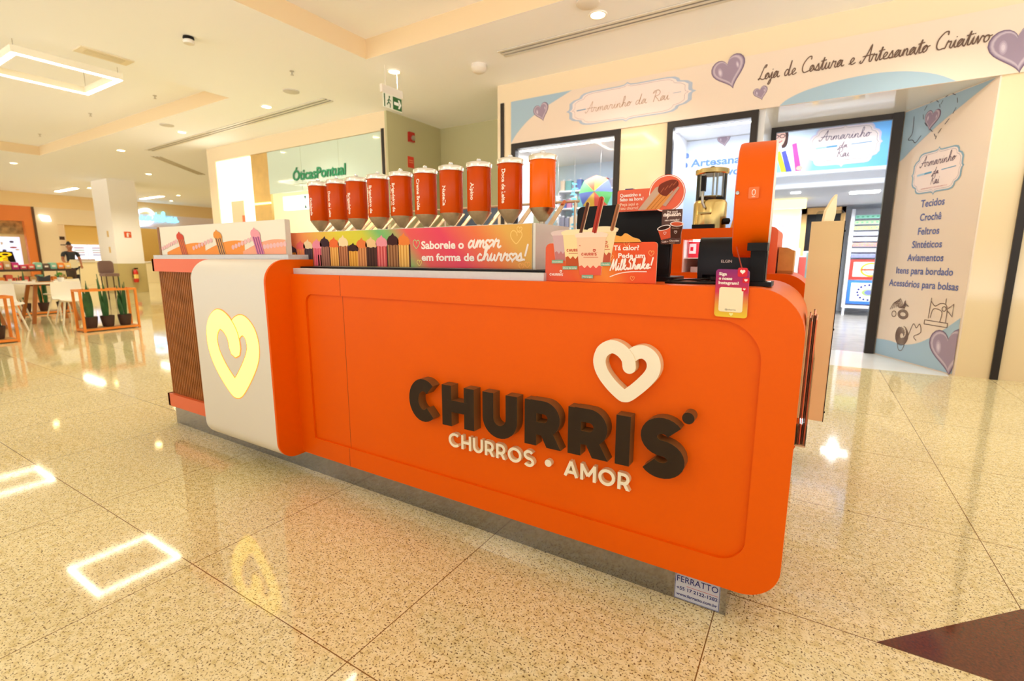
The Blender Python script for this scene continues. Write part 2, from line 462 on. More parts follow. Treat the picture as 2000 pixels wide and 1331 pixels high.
# block capitals as strokes in a unit-height box: list of (polyline, weight)
def block(ch, s, wd):
    h = s / 2
    if ch == 'C':
        return [[(x * wd, y) for x, y in circ(.56, .5, .56 - h / wd, .5 - h + .01, 22, 48, 312)]]
    if ch == 'H': return [[(h, 0), (h, 1)], [(wd - h, 0), (wd - h, 1)], [(h, .5), (wd - h, .5)]]
    if ch == 'U':
        r = wd / 2 - h
        return [[(h, 1)] + [(wd / 2 + r * math.cos(R(180 + a)), r + h + r * math.sin(R(180 + a))) for a in range(0, 181, 12)] + [(wd - h, 1)]]
    if ch == 'R':
        t = .92 * h; top = 1 - t; mid = .36 + t * .25; r = (top - mid) / 2
        cx = wd - r - t - .04
        return [[(h, 0), (h, 1)], [(h, top), (cx, top)] + [(cx + r * math.cos(R(a)), mid + r + r * math.sin(R(a))) for a in range(80, -91, -10)] + [(h, mid)], [(wd * .36 + s * .55, mid + .02), (wd - s * .56, 0)]]
    if ch == 'I': return [[(h, 0), (h, 1)]]
    if ch == 'S':
        rx = wd / 2 - h; ry = (.52 - h) / 2 + .015; c = wd / 2
        up = [(c + rx * math.cos(R(a)), .5 + ry + ry * math.sin(R(a))) for a in range(32, 271, 14)]
        lo = [(c + (rx + .02) * math.cos(R(a)), .5 - ry + ry * math.sin(R(a))) for a in range(90, -150, -14)]
        return [up + lo[1:]]
    if ch == 'O': return [[(wd / 2 + (wd / 2 - h) * math.cos(R(a)), .5 + (.5 - h) * math.sin(R(a))) for a in range(0, 361, 12)]]
    if ch == 'A': return [[(h * .9, 0), (wd / 2, 1 - h * .4)], [(wd - h * .9, 0), (wd / 2, 1 - h * .4)], [(wd * .22, .28), (wd * .78, .28)]]
    if ch == 'M': return [[(h, 0), (h, 1)], [(wd - h, 0), (wd - h, 1)], [(h, .93), (wd / 2, .3)], [(wd - h, .93), (wd / 2, .3)]]
def logo(mb, fr, x, y, cap, m, lift, heart=True):
    """small printed CHURRIS word with its heart"""
    cx = x
    for ch, wd in zip('CHURRIS', (.86, .86, .84, .82, .82, .27, .76)):
        for pl in block(ch, .25, wd):
            stroke(mb, fr, [(cx + a * cap, y + b * cap) for a, b in pl], .25 * cap, m, lift, cap=False)
        cx += (wd + .14) * cap
    poly(mb, fr, circ(cx - .02 * cap, y + 1.08 * cap, .1 * cap, n=8), m, lift)
    if heart:
        hw = cap * 1.2
        stroke(mb, fr, [(cx - 1.1 * cap + (a - .5) * hw, y + 1.2 * cap + b * hw) for a, b in HEART], .2 * hw, m, lift)
    return cx - x
def curl(mb, fr, cx, cy, s, wd, m, lift):
    stroke(mb, fr, [(cx + (a - .5) * s, cy + (b - .5) * s) for a, b in HEART], wd, m, lift)
def plaque(cx, cy, w_, h_):
    q = [(.0, 1.14), (.05, 1.03), (.14, 1.0), (.62, 1.0), (.74, .95), (.80, .84), (.82, .70), (.93, .62), (1.0, .46), (1.0, .18), (1.01, .08), (1.06, 0)]
    pts = q + [(a, -b) for a, b in q[::-1][1:]] + [(-a, -b) for a, b in q[1:]] + [(-a, b) for a, b in q[::-1][1:-1]]
    return [(cx + a * w_ / 2, cy + b * h_ / 2) for a, b in pts]

# ================================================================== THE SETTING
# --- polished granite floor: cream with brown flecks, joints every .905 x .927 m
def floor_mat():
    m = bpy.data.materials.new('polished_granite'); m.use_nodes = True; nt = m.node_tree; b = nt.nodes['Principled BSDF']
    N = nt.nodes.new; K = nt.links.new
    tc = N('ShaderNodeTexCoord')
    def noise(scale, det=3, rough=.6):
        n = N('ShaderNodeTexNoise'); n.inputs['Scale'].default_value = scale; n.inputs['Detail'].default_value = det; n.inputs['Roughness'].default_value = rough
        K(tc.outputs['Object'], n.inputs['Vector']); return n.outputs['Fac']
    def ramp(src, stops):
        r = N('ShaderNodeValToRGB'); K(src, r.inputs[0]); el = r.color_ramp.elements
        while len(el) < len(stops): el.new(.5)
        for e, (p, c) in zip(el, stops): e.position = p; e.color = c
        return r.outputs[0]
    def mix(f, a, c, mode='MIX'):
        x = N('ShaderNodeMix'); x.data_type = 'RGBA'; x.blend_type = mode
        if hasattr(f, 'links'): K(f, x.inputs[0])
        else: x.inputs[0].default_value = f
        K(a, x.inputs[6]) if hasattr(a, 'links') else setattr(x.inputs[6], 'default_value', a)
        K(c, x.inputs[7]) if hasattr(c, 'links') else setattr(x.inputs[7], 'default_value', c)
        return x.outputs[2]
    base = ramp(noise(38, 4), [(.32, lin((218, 196, 136))), (.5, lin((238, 222, 170))), (.68, lin((246, 234, 192)))])
    big = ramp(noise(1.3, 2), [(.3, (.9, .88, .84, 1)), (.7, (1, 1, 1, 1))])
    base = mix(1.0, base, big, 'MULTIPLY')
    fleck = ramp(noise(150, 2, .5), [(.575, (0, 0, 0, 1)), (.635, (1, 1, 1, 1))])
    fleck2 = ramp(noise(78, 3, .7), [(.625, (0, 0, 0, 1)), (.67, (1, 1, 1, 1))])
    c = mix(fleck, base, lin((110, 82, 44)))
    c = mix(fleck2, c, lin((84, 58, 30)))
    sx = N('ShaderNodeSeparateXYZ'); K(tc.outputs['Object'], sx.inputs[0])
    def joint(sock, off, per):
        a = N('ShaderNodeMath'); a.operation = 'ADD'; a.inputs[1].default_value = -off + per / 2; K(sock, a.inputs[0])
        p = N('ShaderNodeMath'); p.operation = 'FLOORED_MODULO'; p.inputs[1].default_value = per; K(a.outputs[0], p.inputs[0])
        d = N('ShaderNodeMath'); d.operation = 'SUBTRACT'; d.inputs[1].default_value = per / 2; K(p.outputs[0], d.inputs[0])
        e = N('ShaderNodeMath'); e.operation = 'ABSOLUTE'; K(d.outputs[0], e.inputs[0])
        l = N('ShaderNodeMath'); l.operation = 'LESS_THAN'; l.inputs[1].default_value = .0018; K(e.outputs[0], l.inputs[0])
        return l.outputs[0]
    jm = N('ShaderNodeMath'); jm.operation = 'MAXIMUM'; K(joint(sx.outputs[0], -.183, .905), jm.inputs[0]); K(joint(sx.outputs[1], -.099, .929), jm.inputs[1])
    c = mix(jm.outputs[0], c, lin((120, 84, 40)))
    K(c, b.inputs['Base Color'])
    b.inputs['Roughness'].default_value = .055
    b.inputs['Specular IOR Level'].default_value = .62
    return m
M_FLOOR = floor_mat()
def brown_mat():
    m = mat('red_brown_granite', (92, 36, 16), .08, noise=.4, nscale=120, spec=.5)
    return m
g = MB(); g.add([(-32, -7, 0), (8, -7, 0), (8, 7.6, 0), (-32, 7.6, 0)], [(0, 1, 2, 3)], M_FLOOR)
g.add([(-32, 7.6, 0), (-12.6, 7.6, 0), (-12.6, 16, 0), (-32, 16, 0)], [(0, 1, 2, 3)], M_FLOOR)
g.add([(-12.6, 7.6, 0), (-4.3, 7.6, 0), (-4.3, 9.5, 0), (-12.6, 9.5, 0)], [(0, 1, 2, 3)], M_FLOOR)
struct(g.build('floor'))
g = MB(); g.add([(.278, 1.759, .0006), (1.63, 1.759, .0006), (1.175, 2.205, .0006), (.725, 2.205, .0006)], [(0, 1, 2, 3)], brown_mat())
g.add([(-8.9, 1.35, .0006), (-9.75, 2.0, .0006), (-10.6, 1.35, .0006), (-9.75, .7, .0006)], [(0, 1, 2, 3)], brown_mat())
struct(g.build('trim_1'))['label'] = 'red-brown granite inlay set into the cream floor'
g = MB(); g.box(-.62, 1.30, 6.50, 7.62, -.01, .0015, mat('white_marble', (240, 238, 232), .12, noise=.03, nscale=4))
struct(g.build('trim_2'))['label'] = 'white marble threshold at the sewing shop entrance'
g = MB(); g.box(-4.25, 2.4, 7.62, 13.6, -.01, .001, mat('grey_shop_floor', (150, 142, 132), .25, noise=.15, nscale=5))
struct(g.build('floor_shop'))

# --- ceiling with two raised trays
ZC = 3.75
T1 = (-5.2, 1.9, -5.5, 4.85, .24)
T2 = (-17.0, -8.3, -.6, 4.78, .22)
g = MB()
xs = sorted({-32, 8, T1[0], T1[1], T2[0], T2[1]}); ys = sorted({-7, 8.2, T1[2], T1[3], T2[2], T2[3]})
for i in range(len(xs) - 1):
    for j in range(len(ys) - 1):
        cx, cy = (xs[i] + xs[i + 1]) / 2, (ys[j] + ys[j + 1]) / 2
        z = ZC
        for t in (T1, T2):
            if t[0] < cx < t[1] and t[2] < cy < t[3]: z = ZC + t[4]
        g.add([(xs[i], ys[j], z), (xs[i + 1], ys[j], z), (xs[i + 1], ys[j + 1], z), (xs[i], ys[j + 1], z)], [(0, 1, 2, 3)], M_CEIL)
g.add([(-32, 8.2, ZC), (-12.6, 8.2, ZC), (-12.6, 16, ZC), (-32, 16, ZC)], [(0, 1, 2, 3)], M_CEIL)
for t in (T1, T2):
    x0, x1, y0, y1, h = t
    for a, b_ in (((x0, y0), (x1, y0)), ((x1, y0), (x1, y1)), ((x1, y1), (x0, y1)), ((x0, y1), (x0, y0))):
        g.add([(*a, ZC), (*b_, ZC), (*b_, ZC + h), (*a, ZC + h)], [(0, 1, 2, 3)], M_TRAY_SHADE)
struct(g.build('ceiling'))

# --- the shopfront line (Y = 6.58): optician, alcove, sewing shop
YW = 6.58
W = M_WALL
for q in ((-12.6, -6.67, YW, YW + .12, 3.474, ZC), (-12.6, -12.26, YW, YW + .12, 0, 3.474), (-6.785, -6.67, YW, YW + .12, 0, 3.474), (-12.26, -6.785, YW, YW + .10, 3.435, 3.474), (-12.6, -12.5, YW + .12, 9.5, 0, ZC)):
    g = MB(); g.box(*q, W); struct(g.build('wall_optician'))
g = MB()
g.box(-6.755, -6.70, YW - .02, YW, 0, 3.46, M_FRAME)
g.box(-4.225, -4.17, YW - .02, YW, 0, 3.49, M_FRAME)
g.box(1.62, 1.68, YW - .025, YW, 0, 2.88, M_FRAME)
struct(g.build('trim_3'))['label'] = 'black shadow-gap strips beside the shopfronts'
g = MB()
g.box(-6.67, -6.62, YW, 8.1, 0, ZC, M_GREENWALL); g.box(-6.67, -4.29, 8.05, 8.15, 0, ZC, M_GREENWALL)
g.box(-4.34, -4.29, YW + .1, 8.1, 0, ZC, M_GREENWALL)
struct(g.build('wall_alcove'))
g = MB()
g.box(-4.29, 2.6, YW, YW + .12, 2.9, ZC, W)                   # above everything
g.box(-4.29, -4.03, YW, YW + .12, 0, 2.9, W)
g.box(-2.33, -1.717, YW, YW + .12, 0, 2.9, W)
g.box(-4.03, -2.33, YW, YW + .12, 0, .5, W); g.box(-1.717, -.684, YW, YW + .12, 0, .5, W)
struct(g.build('wall_back'))
g = MB(); g.box(1.343, 2.6, YW, YW + .12, 0, 2.9, M_GLOSSW)
g.box(-2.33, -1.717, YW - .004, YW, .5, 2.885, M_GLOSSW)
struct(g.build('wall_right'))
# entrance: splayed return, soffit, side return
A = Vector((1.343, 6.571, 0)); Bp = Vector((.76, 7.60, 0))
g = MB(); dv = (Bp - A).normalized(); nv = Vector((dv.y, -dv.x, 0))   # nv points away from the opening
g.add([A, Bp, Bp + Vector((0, 0, 2.9)), A + Vector((0, 0, 2.9)), A + nv * .08, Bp + nv * .08, Bp + nv * .08 + Vector((0, 0, 2.9)), A + nv * .08 + Vector((0, 0, 2.9))],
      [(0, 1, 2, 3), (4, 5, 6, 7), (0, 4, 7, 3), (1, 5, 6, 2), (0, 1, 5, 4)], M_PINKP)
struct(g.build('wall_entrance_right'))
g = MB(); g.box(-.684, -.62, YW + .05, 7.6, 0, 2.9, mat('white_return', (236, 236, 236), .2))
struct(g.build('wall_entrance_left'))
g = MB(); g.box(-.62, 1.36, YW + .004, 7.62, 2.895, 2.93, mat('glossy_white_soffit', (232, 226, 214), .05, spec=.7))
struct(g.build('trim_4'))['label'] = 'glossy white soffit over the shop entrance'
g = MB(); g.box(.66, .76, 7.56, 7.66, 0, 2.895, M_FRAME); g.box(-.62, .66, 7.58, 7.64, 2.83, 2.895, M_FRAME); g.box(-.62, -.56, 7.58, 7.64, 0, 2.83, M_FRAME)
d = struct(g.build('door_1')); d['label'] = 'dark bronze door frame at the back of the shop entrance'
# show windows: frame, glass and lit box
def show_window(n, x0, x1, lab):
    f = MB(); t = .075
    f.box(x0, x0 + t, YW - .03, YW + .06, .5, 2.885, M_FRAME); f.box(x1 - t, x1, YW - .03, YW + .06, .5, 2.885, M_FRAME)
    f.box(x0 + t, x1 - t, YW - .03, YW + .06, 2.81, 2.885, M_FRAME); f.box(x0 + t, x1 - t, YW - .03, YW + .06, .5, .57, M_FRAME)
    o = struct(f.build('window_%d' % n)); o['label'] = lab
    p = MB(); p.box(x0 + t, x1 - t, YW + .0, YW + .006, .57, 2.81, M_GLASS)
    p.build('pane', o)
    return o
show_window(1, -4.03, -2.335, 'dark-framed show window with a parasol inside')
show_window(2, -1.717, -.684, 'dark-framed show window with a blue lettered poster inside')
# window boxes behind the glass
M_BOXW = mat('white_display_lining', (246, 246, 246), .6)
M_SKY = ramp_mat('sky_blue_backdrop', [(0, (236, 244, 250)), (.55, (196, 222, 244)), (1, (210, 228, 246))], 2, .5, 2.9)
for q, m in (((-4.29, -4.05, YW + .12, 7.3, .4, 2.86), M_BOXW), ((-2.2, -2.15, YW + .12, 8.45, 0, 2.86), M_BOXW), ((-4.3, -2.2, 8.45, 8.5, 0, 2.86), M_SKY), ((-1.75, -1.7, YW + .12, 7.6, 0, 2.86), M_BOXW)):
    g = MB(); g.box(*q, m); struct(g.build('wall_window_box'))
g = MB(); g.box(-4.25, -.684, YW + .12, 8.5, 2.86, 2.95, M_BOXW); struct(g.build('ceiling_window_box'))
g = MB(); g.box(-3.95, -2.42, YW + .10, YW + .13, 2.79, 2.80, M_LEDC); g.box(-1.64, -.77, YW + .10, YW + .13, 2.79, 2.80, M_LEDC)
struct(g.build('trim_5'))['label'] = 'cool LED strips inside the window heads'
# sewing shop interior
M_SHOPW = mat('shop_white_wall', (238, 240, 244), .5)
g = MB()
g.box(2.4, 2.45, 6.7, 13.6, 0, 3.4, M_SHOPW); g.box(-4.3, 2.4, 13.55, 13.6, 0, 3.4, M_SHOPW); g.box(-4.3, -4.25, 8.5, 13.6, 0, 3.4, M_SHOPW)
g.box(.76, 2.4, 7.66, 7.7, 0, 3.4, M_SHOPW)
struct(g.build('wall_shop'))
g = MB(); g.box(-4.3, 2.4, 7.62, 9.2, 3.4, 3.45, M_SHOPW)
b = MB(); b.box(-4.3, 2.4, 9.2, 9.26, 2.29, 3.4, M_SHOPW); b.box(-4.3, 2.4, 9.10, 9.2, 2.48, 2.53, M_SHOPW); b.box(-4.3, 2.4, 9.13, 9.2, 2.29, 2.34, M_SHOPW); struct(b.build('wall_bulkhead'))
g.box(-4.3, 2.4, 9.26, 13.6, 2.29, 2.33, mat('shop_low_ceiling', (206, 208, 214), .6))
struct(g.build('ceiling_shop'))
g = MB(); g.box(-1.35, -.28, 10.9, 11.5, 0, 2.29, M_SHOPW); struct(g.build('wall_shop_column'))
# right-hand end wall panel and far surroundings
g = MB(); g.box(-32, -12.5, 15.9, 16, 0, ZC, W); g.box(-12.6, -12.5, 9.5, 16, 0, ZC, W)
struct(g.build('wall_far_right'))
XF = -27.0
g = MB()
g.box(XF - .2, XF, -7, 16, 3.2, ZC, mat('beige_beam', (236, 206, 150), .6))
g.box(XF - .2, XF, 7.12, 7.8, 0, 3.2, W); g.box(XF - .2, XF, 7.8, 9.3, 2.55, 3.2, W); g.box(XF - .2, XF, 9.3, 16, 2.62, 3.2, mat('lilac_wall', (236, 222, 224), .5))
g.box(XF - .2, XF, 9.3, 10.35, 0, 2.62, W)
g.box(XF - .2, XF, 9.3, 9.9, 2.2, 2.62, W)
g.box(XF - .2, XF, -7, 4.3, 0, 3.2, W)
struct(g.build('wall_left'))
M_SHOPOR = mat('orange_shopfront', (226, 128, 50), .5)
g = MB(); g.box(XF - .2, XF + .02, 4.3, 7.05, 2.62, 3.2, M_SHOPOR); g.box(XF - .2, XF + .02, 6.78, 7.05, 0, 2.62, M_SHOPOR)
g.box(XF - .2, XF + .05, 7.05, 7.13, 0, 3.2, mat('brown_edge', (92, 56, 18), .5))
g.box(XF - .6, XF - .5, 4.3, 7.0, 0, 2.62, mat('cream_shop_back', (244, 222, 168), .6))
struct(g.build('wall_orange_shop'))
g = MB(); g.box(XF - 1.6, XF - 1.5, 9.9, 16, 0, 2.62, mat('yellow_shop_back', (236, 200, 110), .6))
g.box(XF - 1.6, XF - 1.5, 7.7, 9.4, 0, 2.62, M_WALL)
struct(g.build('wall_snack_shop'))
g = MB(); g.box(XF + .0, XF + .35, 9.3, 16, .95, 1.02, M_WHITE); g.box(XF, XF + .3, 9.3, 16, 0, .95, mat('counter_front', (240, 224, 180), .5)); g.box(XF - .1, XF + .25, 7.8, 9.3, .98, 1.06, M_WHITE); g.box(XF - .1, XF + .2, 7.8, 9.3, 0, .98, MATS['counter_front'])
struct(g.build('trim_6'))['label'] = 'white counter of the far shop'
# square pillar
g = MB(); M_PIL = mat('pillar_paint', (250, 244, 234), .5); M_PILB = mat('pillar_stone_base', (196, 178, 120), .35)
g.box(-21.3, -20, 7.19, 7.98, .99, ZC, M_PIL); g.box(-21.32, -19.98, 7.17, 8.0, 0, .99, M_PILB)
struct(g.build('wall_pillar'))

# ================================================================== THE KIOSK
K = root('kiosk_counter', (-1.9, 2.3, 0), 'long orange churros kiosk counter with raised dark lettering and a lit heart panel', 'kiosk')
g = MB(); g.box(-3.89, -.148, 1.633, 2.1, 0, .17, M_MIRROR); g.box(-3.89, -.02, 2.95, 3.4, 0, .17, M_MIRROR); g.build('plinth', K)
rrb = .125
out = rr(-2.36, 0, .135, 1.115, (.002, .115, .14, .002), 12)
g = MB(); g.prism(out, 1.592, 2.2, 'y', M_ORANGE, M_ORANGE_EDGE); g.build('counter_body', K)
g = MB(); inn = rr(-2.22, -.104, .235, 1.015, (.002, .085, .125, .05), 12)
g.ring(out, inn, 1.58, 1.592, 'y', M_ORANGE)
g.box(-1.946, -1.9445, 1.5792, 1.58, .137, .233, mat('seam_shadow_line', (120, 40, 6), .6)); g.box(-1.946, -1.9445, 1.5792, 1.58, 1.017, 1.113, MATS['seam_shadow_line']); g.box(-1.946, -1.9445, 1.5912, 1.592, .235, 1.015, MATS['seam_shadow_line'])
g.build('front_panel', K)
g = MB(); g.box(-3.88, -2.36, 1.66, 2.2, .135, 1.19, M_ORANGE); g.build('end_cabinet', K)
g = MB(); g.box(-3.905, -3.0, 1.60, 1.66, 1.105, 1.19, M_CORAL); g.box(-3.905, -3.88, 1.60, 2.2, 1.105, 1.19, M_CORAL); g.build('upper_rail', K)
g = MB(); g.box(-3.905, -3.0, 1.60, 1.66, .14, .232, M_CORAL); g.box(-3.905, -3.88, 1.60, 2.2, .14, .232, M_CORAL); g.build('lower_rail', K)
g = MB(); g.box(-3.875, -3.0, 1.645, 1.66, .232, 1.105, mat('slat_backing', (84, 46, 22), .6))
for i in range(36):
    x = -3.872 + i * .0245
    g.box(x, x + .0155, 1.622, 1.645, .232, 1.105, M_SLAT)
g.build('slatted_panel', K)['label'] = 'brown slatted wood panel'
prof = rr(1.44, 1.78, .125, 1.19, (.10, .002, .002, .12), 12)
g = MB(); g.prism(prof, -3.06, -2.345, 'x', M_WHITE); g.build('wrap_panel', K)['label'] = 'white wrap-over panel with rounded edges'
g = MB(); g.prism(prof, -2.345, -2.33, 'x', M_ORANGE); g.build('wrap_end_cap', K)
# lit heart in the white panel
FB = Frame((0, 1.44, 0), (1, 0, 0), (0, 0, 1), (0, -1, 0))
g = MB(); hx, hz, hw, hh = -2.69, .67, .485, .467
M_HEART = mat('lit_heart_acrylic', (255, 232, 130), .4, emit=1.6, ecol=(255, 226, 96))
hp = [(hx + (a - .505) * hw * 1.04, hz + (b - .5) * hh * 1.06) for a, b in HEART]
stroke(g, FB, hp, .120, mat('heart_orange_rim', (246, 158, 70), .5, emit=.35), .0008)
stroke(g, FB, hp[18:], .108, M_HEART, .0016)
stroke(g, FB, hp[:14], .122, MATS['heart_orange_rim'], .0026)
stroke(g, FB, hp[:24], .108, M_HEART, .0034)
g.build('lit_heart', K)['label'] = 'glowing yellow curl heart'
# raised brand letters
FP = Frame((0, 1.592, 0), (1, 0, 0), (0, 0, 1), (0, -1, 0))
M_CHS = mat('chocolate_letter_edge', (122, 82, 40), .5)
def raised(ch, x0, x1, z0, z1, wt, l1, m, side, s_w=None):
    b = MB(); h = z1 - z0
    W_ = (x1 - x0) / h
    for k, pl in enumerate(block(ch, wt, W_)):
        if ch == 'R' and k == 2:      # the leg is cut level at its foot
            q = [(W_ * .34, .46), (W_ * .34 + wt * 1.1, .46), (W_, 0), (W_ - wt * 1.16, 0)]
            solid_poly(b, FP, [(x0 + a * h, z0 + c * h) for a, c in q], m, 0, l1 + .0004, side); continue
        solid_stroke(b, FP, [(x0 + a * h, z0 + c * h) for a, c in pl], wt * h, m, 0, l1 + .0002 * k, side, cap=False)
    return b
for ch, x0, x1 in (('C', -1.482, -1.335), ('H', -1.294, -1.127), ('U', -1.084, -.922), ('R', -.888, -.734), ('R', -.706, -.552), ('I', -.526, -.476), ('S', -.44, -.298)):
    dz = .006 if ch in 'CSU' else 0
    raised(ch, x0, x1, .495 - (dz if ch != 'I' else 0), .672 + (dz if ch in 'CS' else 0), .285, .048, M_CHOC, M_CHS).build('raised_letter', K)
b = MB(); solid_poly(b, FP, circ(-.292, .700, .019, n=20), M_CHOC, 0, .048, M_CHS); b.build('raised_dot', K)
M_CRS = mat('cream_acrylic_edge', (240, 210, 160), .5)
xs_ = [('C', .052), ('H', .053), ('U', .052), ('R', .047), ('R', .047), ('O', .064), ('S', .045), (' ', 0)]
x = -1.285
for ch, w_ in (('C', .062), ('H', .055), ('U', .054), ('R', .049), ('R', .049), ('O', .068), ('S', .049)):
    raised(ch, x, x + w_ * .95, .390, .453, .185, .02, M_CREAM, M_CRS).build('tagline_letter', K); x += w_ * .95 + .0095
b = MB(); solid_poly(b, FP, circ(-.799, .4215, .0145, n=18), M_CREAM, 0, .02, M_CRS); b.build('tagline_dot', K)
x = -.732
for ch, w_ in (('A', .062), ('M', .066), ('O', .068), ('R', .049)):
    raised(ch, x, x + w_ * .93, .390, .453, .185, .02, M_CREAM, M_CRS).build('tagline_letter', K); x += w_ * .93 + .009
b = MB(); hw = .234
solid_stroke(b, FP, [(-.505 + (a - .505) * hw, .822 + (c - .5) * hw * .91) for a, c in HEART], .045, M_CREAM, 0, .036, M_CRS, cap=True)
solid_stroke(b, FP, [(-.505 + (a - .505) * hw, .822 + (c - .5) * hw * .91) for a, c in HEART[:22]], .0455, M_CREAM, .02, .0395, M_CRS, cap=True)
b.build('raised_heart', K)['label'] = 'raised cream curl heart'
# maker's plate on the plinth
FS = Frame((0, 1.633, 0), (1, 0, 0), (0, 0, 1), (0, -1, 0))
b = MB(); poly(b, FS, rr(-.318, -.168, .004, .128, (.002,) * 4, 2), flat((196, 196, 206)), .0008)
NAVY = flat((42, 46, 110))
for p in ([(-.316, .006), (-.170, .006), (-.170, .126), (-.316, .126)],): stroke(b, FS, p, .0016, NAVY, .0012, closed=True)
text(b, FS, 'FERRATTO', -.311, .072, .023, NAVY, .0014, .004, width=.136)
stroke(b, FS, [(-.277, .060), (-.175, .060)], .0015, flat((196, 70, 60)), .0014)
text(b, FS, '+55 17 2122-1282', -.311, .041, .0125, NAVY, .0014, .02, width=.136)
text(b, FS, 'www.ferratto.com.br', -.311, .018, .011, NAVY, .0014, .02, width=.136)
b.build('maker_plate', K)['label'] = 'small grey maker plate with blue lettering'
# stone tops
g = MB(); g.box(-3.87, -2.365, 1.60, 2.2, 1.19, 1.215, M_QUARTZ); g.build('stone_top', K)
g = MB(); g.box(-2.355, -.842, 1.60, 2.2, 1.115, 1.145, M_QUARTZ); g.build('stone_top', K)
# rear counter
o2 = rr(-3.88, .012, .135, 1.12, (.002, .115, .14, .002), 12)
g = MB(); g.prism(o2, 2.86, 3.45, 'y', M_ORANGE, M_ORANGE_EDGE); g.build('rear_counter', K)

# ================================================================== THINGS ON THE KIOSK
# --- lightbox with three churros pictures on the left stone top
def churro(b, fr, x, y, w_, h_, cols, lift, lean=0.0):
    """printed picture of a ridged churro with a topping: body colour, ridge colour, topping colour"""
    body, ridge, top = [flat(c) for c in cols]
    def q(u, v): return (x + (u - .5) * w_ + lean * v * h_, y + v * h_)
    poly(b, fr, [q(0, 0), q(1, 0), q(1, .84), q(.5, .9), q(0, .84)], body, lift)
    for k in range(3): poly(b, fr, [q(.12 + .3 * k, 0), q(.24 + .3 * k, 0), q(.24 + .3 * k, .82), q(.12 + .3 * k, .82)], ridge, lift + .0002)
    rnd = random.Random(int(x * 1000))
    tp = [q(-.06, .70), q(-.12, .78), q(-.06, .88), q(.12, .97), q(.35, 1.0), q(.55, 1.08), q(.66, .99), q(.92, .95), q(1.1, .86), q(1.12, .74), q(1.0, .68), q(.8, .71), q(.5, .68), q(.2, .71)]
    poly(b, fr, tp, top, lift + .0004)
LB = root('churros_sign_board', (-3.18, 1.675, 1.215), 'long thin white board with three churros pictures on the raised left kiosk end', 'sign')
g = MB(); g.box(-3.90, -2.46, 1.66, 1.69, 1.215, 1.405, M_WHITE); g.build('box', LB)
g = MB(); g.box(-3.905, -3.88, 1.655, 1.66, 1.215, 1.405, mat('brown_picture_edge', (150, 100, 60), .6)); g.build('edge_strip', LB)
FL = Frame((0, 1.66, 1.215), (1, 0, 0), (0, 0, 1), (0, -1, 0))
g = MB(); OR2 = flat((248, 152, 68)); SAL = flat((244, 178, 150)); PK = flat((240, 190, 188))
poly(g, FL, rr(-3.878, -2.462, .002, .188, (.001,) * 4, 1), flat((244, 234, 214)), .001)
def hump(x0, x1, h0, h1, m, l):
    n = 14
    poly(g, FL, [(x0 + (x1 - x0) * k / n, h0 + (h1 - h0) * math.sin(math.pi * .62 * k / n) / 1.0) for k in range(n + 1)] + [(x1, .003), (x0, .003)], m, l)
hump(-3.80, -3.30, .02, .078, OR2, .002); hump(-3.34, -2.86, .015, .085, OR2, .0025); hump(-2.88, -2.464, .02, .085, flat((248, 172, 138)), .003)
for x, wd in ((-3.86, .2), (-3.44, .22), (-2.98, .2), (-2.66, .19)):
    for k in range(7): poly(g, FL, circ(x + wd * k / 6, .045 + .045 * k / 6 * (1 if x < -2.7 else .3), .016, .014, 10), PK, .0035)
for x, cols in ((-3.56, ((226, 110, 60), (150, 90, 70), (214, 76, 52))), (-3.10, ((222, 160, 90), (80, 50, 66), (236, 150, 60))), (-2.70, ((222, 130, 160), (140, 80, 130), (240, 160, 170)))):
    churro(g, FL, x, .004, .075, .14, cols, .0045, -.35)
g.build('picture_front', LB)['label'] = 'printed front with churros on orange waves'

# --- black mat and printed topping box
g = MB(); g.prism(rr(-2.34, -.80, 1.64, 2.10, (.02,) * 4, 4), 1.145, 1.153, 'z', M_BLACK)
tag(g.build('rubber_mat', org=(-1.6, 1.9, 1.145)), 'black rubber mat under the rainbow printed topping box', 'mat')
TB = root('topping_box', (-1.74, 1.88, 1.153), 'long white box with a rainbow churros banner below the row of dispensers', 'box')
g = MB(); g.box(-2.53, -.947, 1.725, 2.04, 1.153, 1.336, M_WHITE); g.box(-.960, -.958, 1.7245, 1.726, 1.153, 1.336, mat('seam_brown', (150, 120, 60), .5)); g.build('box', TB)
b = MB(); FT = Frame((0, 1.724, 0), (1, 0, 0), (0, 0, 1), (0, -1, 0))
M_RAIN = ramp_mat('rainbow_banner_print', [(0, (238, 112, 92)), (.16, (240, 142, 88)), (.36, (226, 206, 54)), (.47, (212, 204, 60)), (.545, (120, 186, 110)), (.585, (142, 180, 104)), (.66, (232, 92, 88)), (.78, (228, 70, 96)), (.9, (236, 120, 70)), (1, (228, 172, 84))], 0, -.80, .80, .4, rot=.9)
poly(b, FT, [(-2.53, 1.155), (-.962, 1.155), (-.962, 1.334), (-2.53, 1.334)], M_RAIN, .0006)
TAN, TAND = (216, 150, 80), (182, 110, 54)
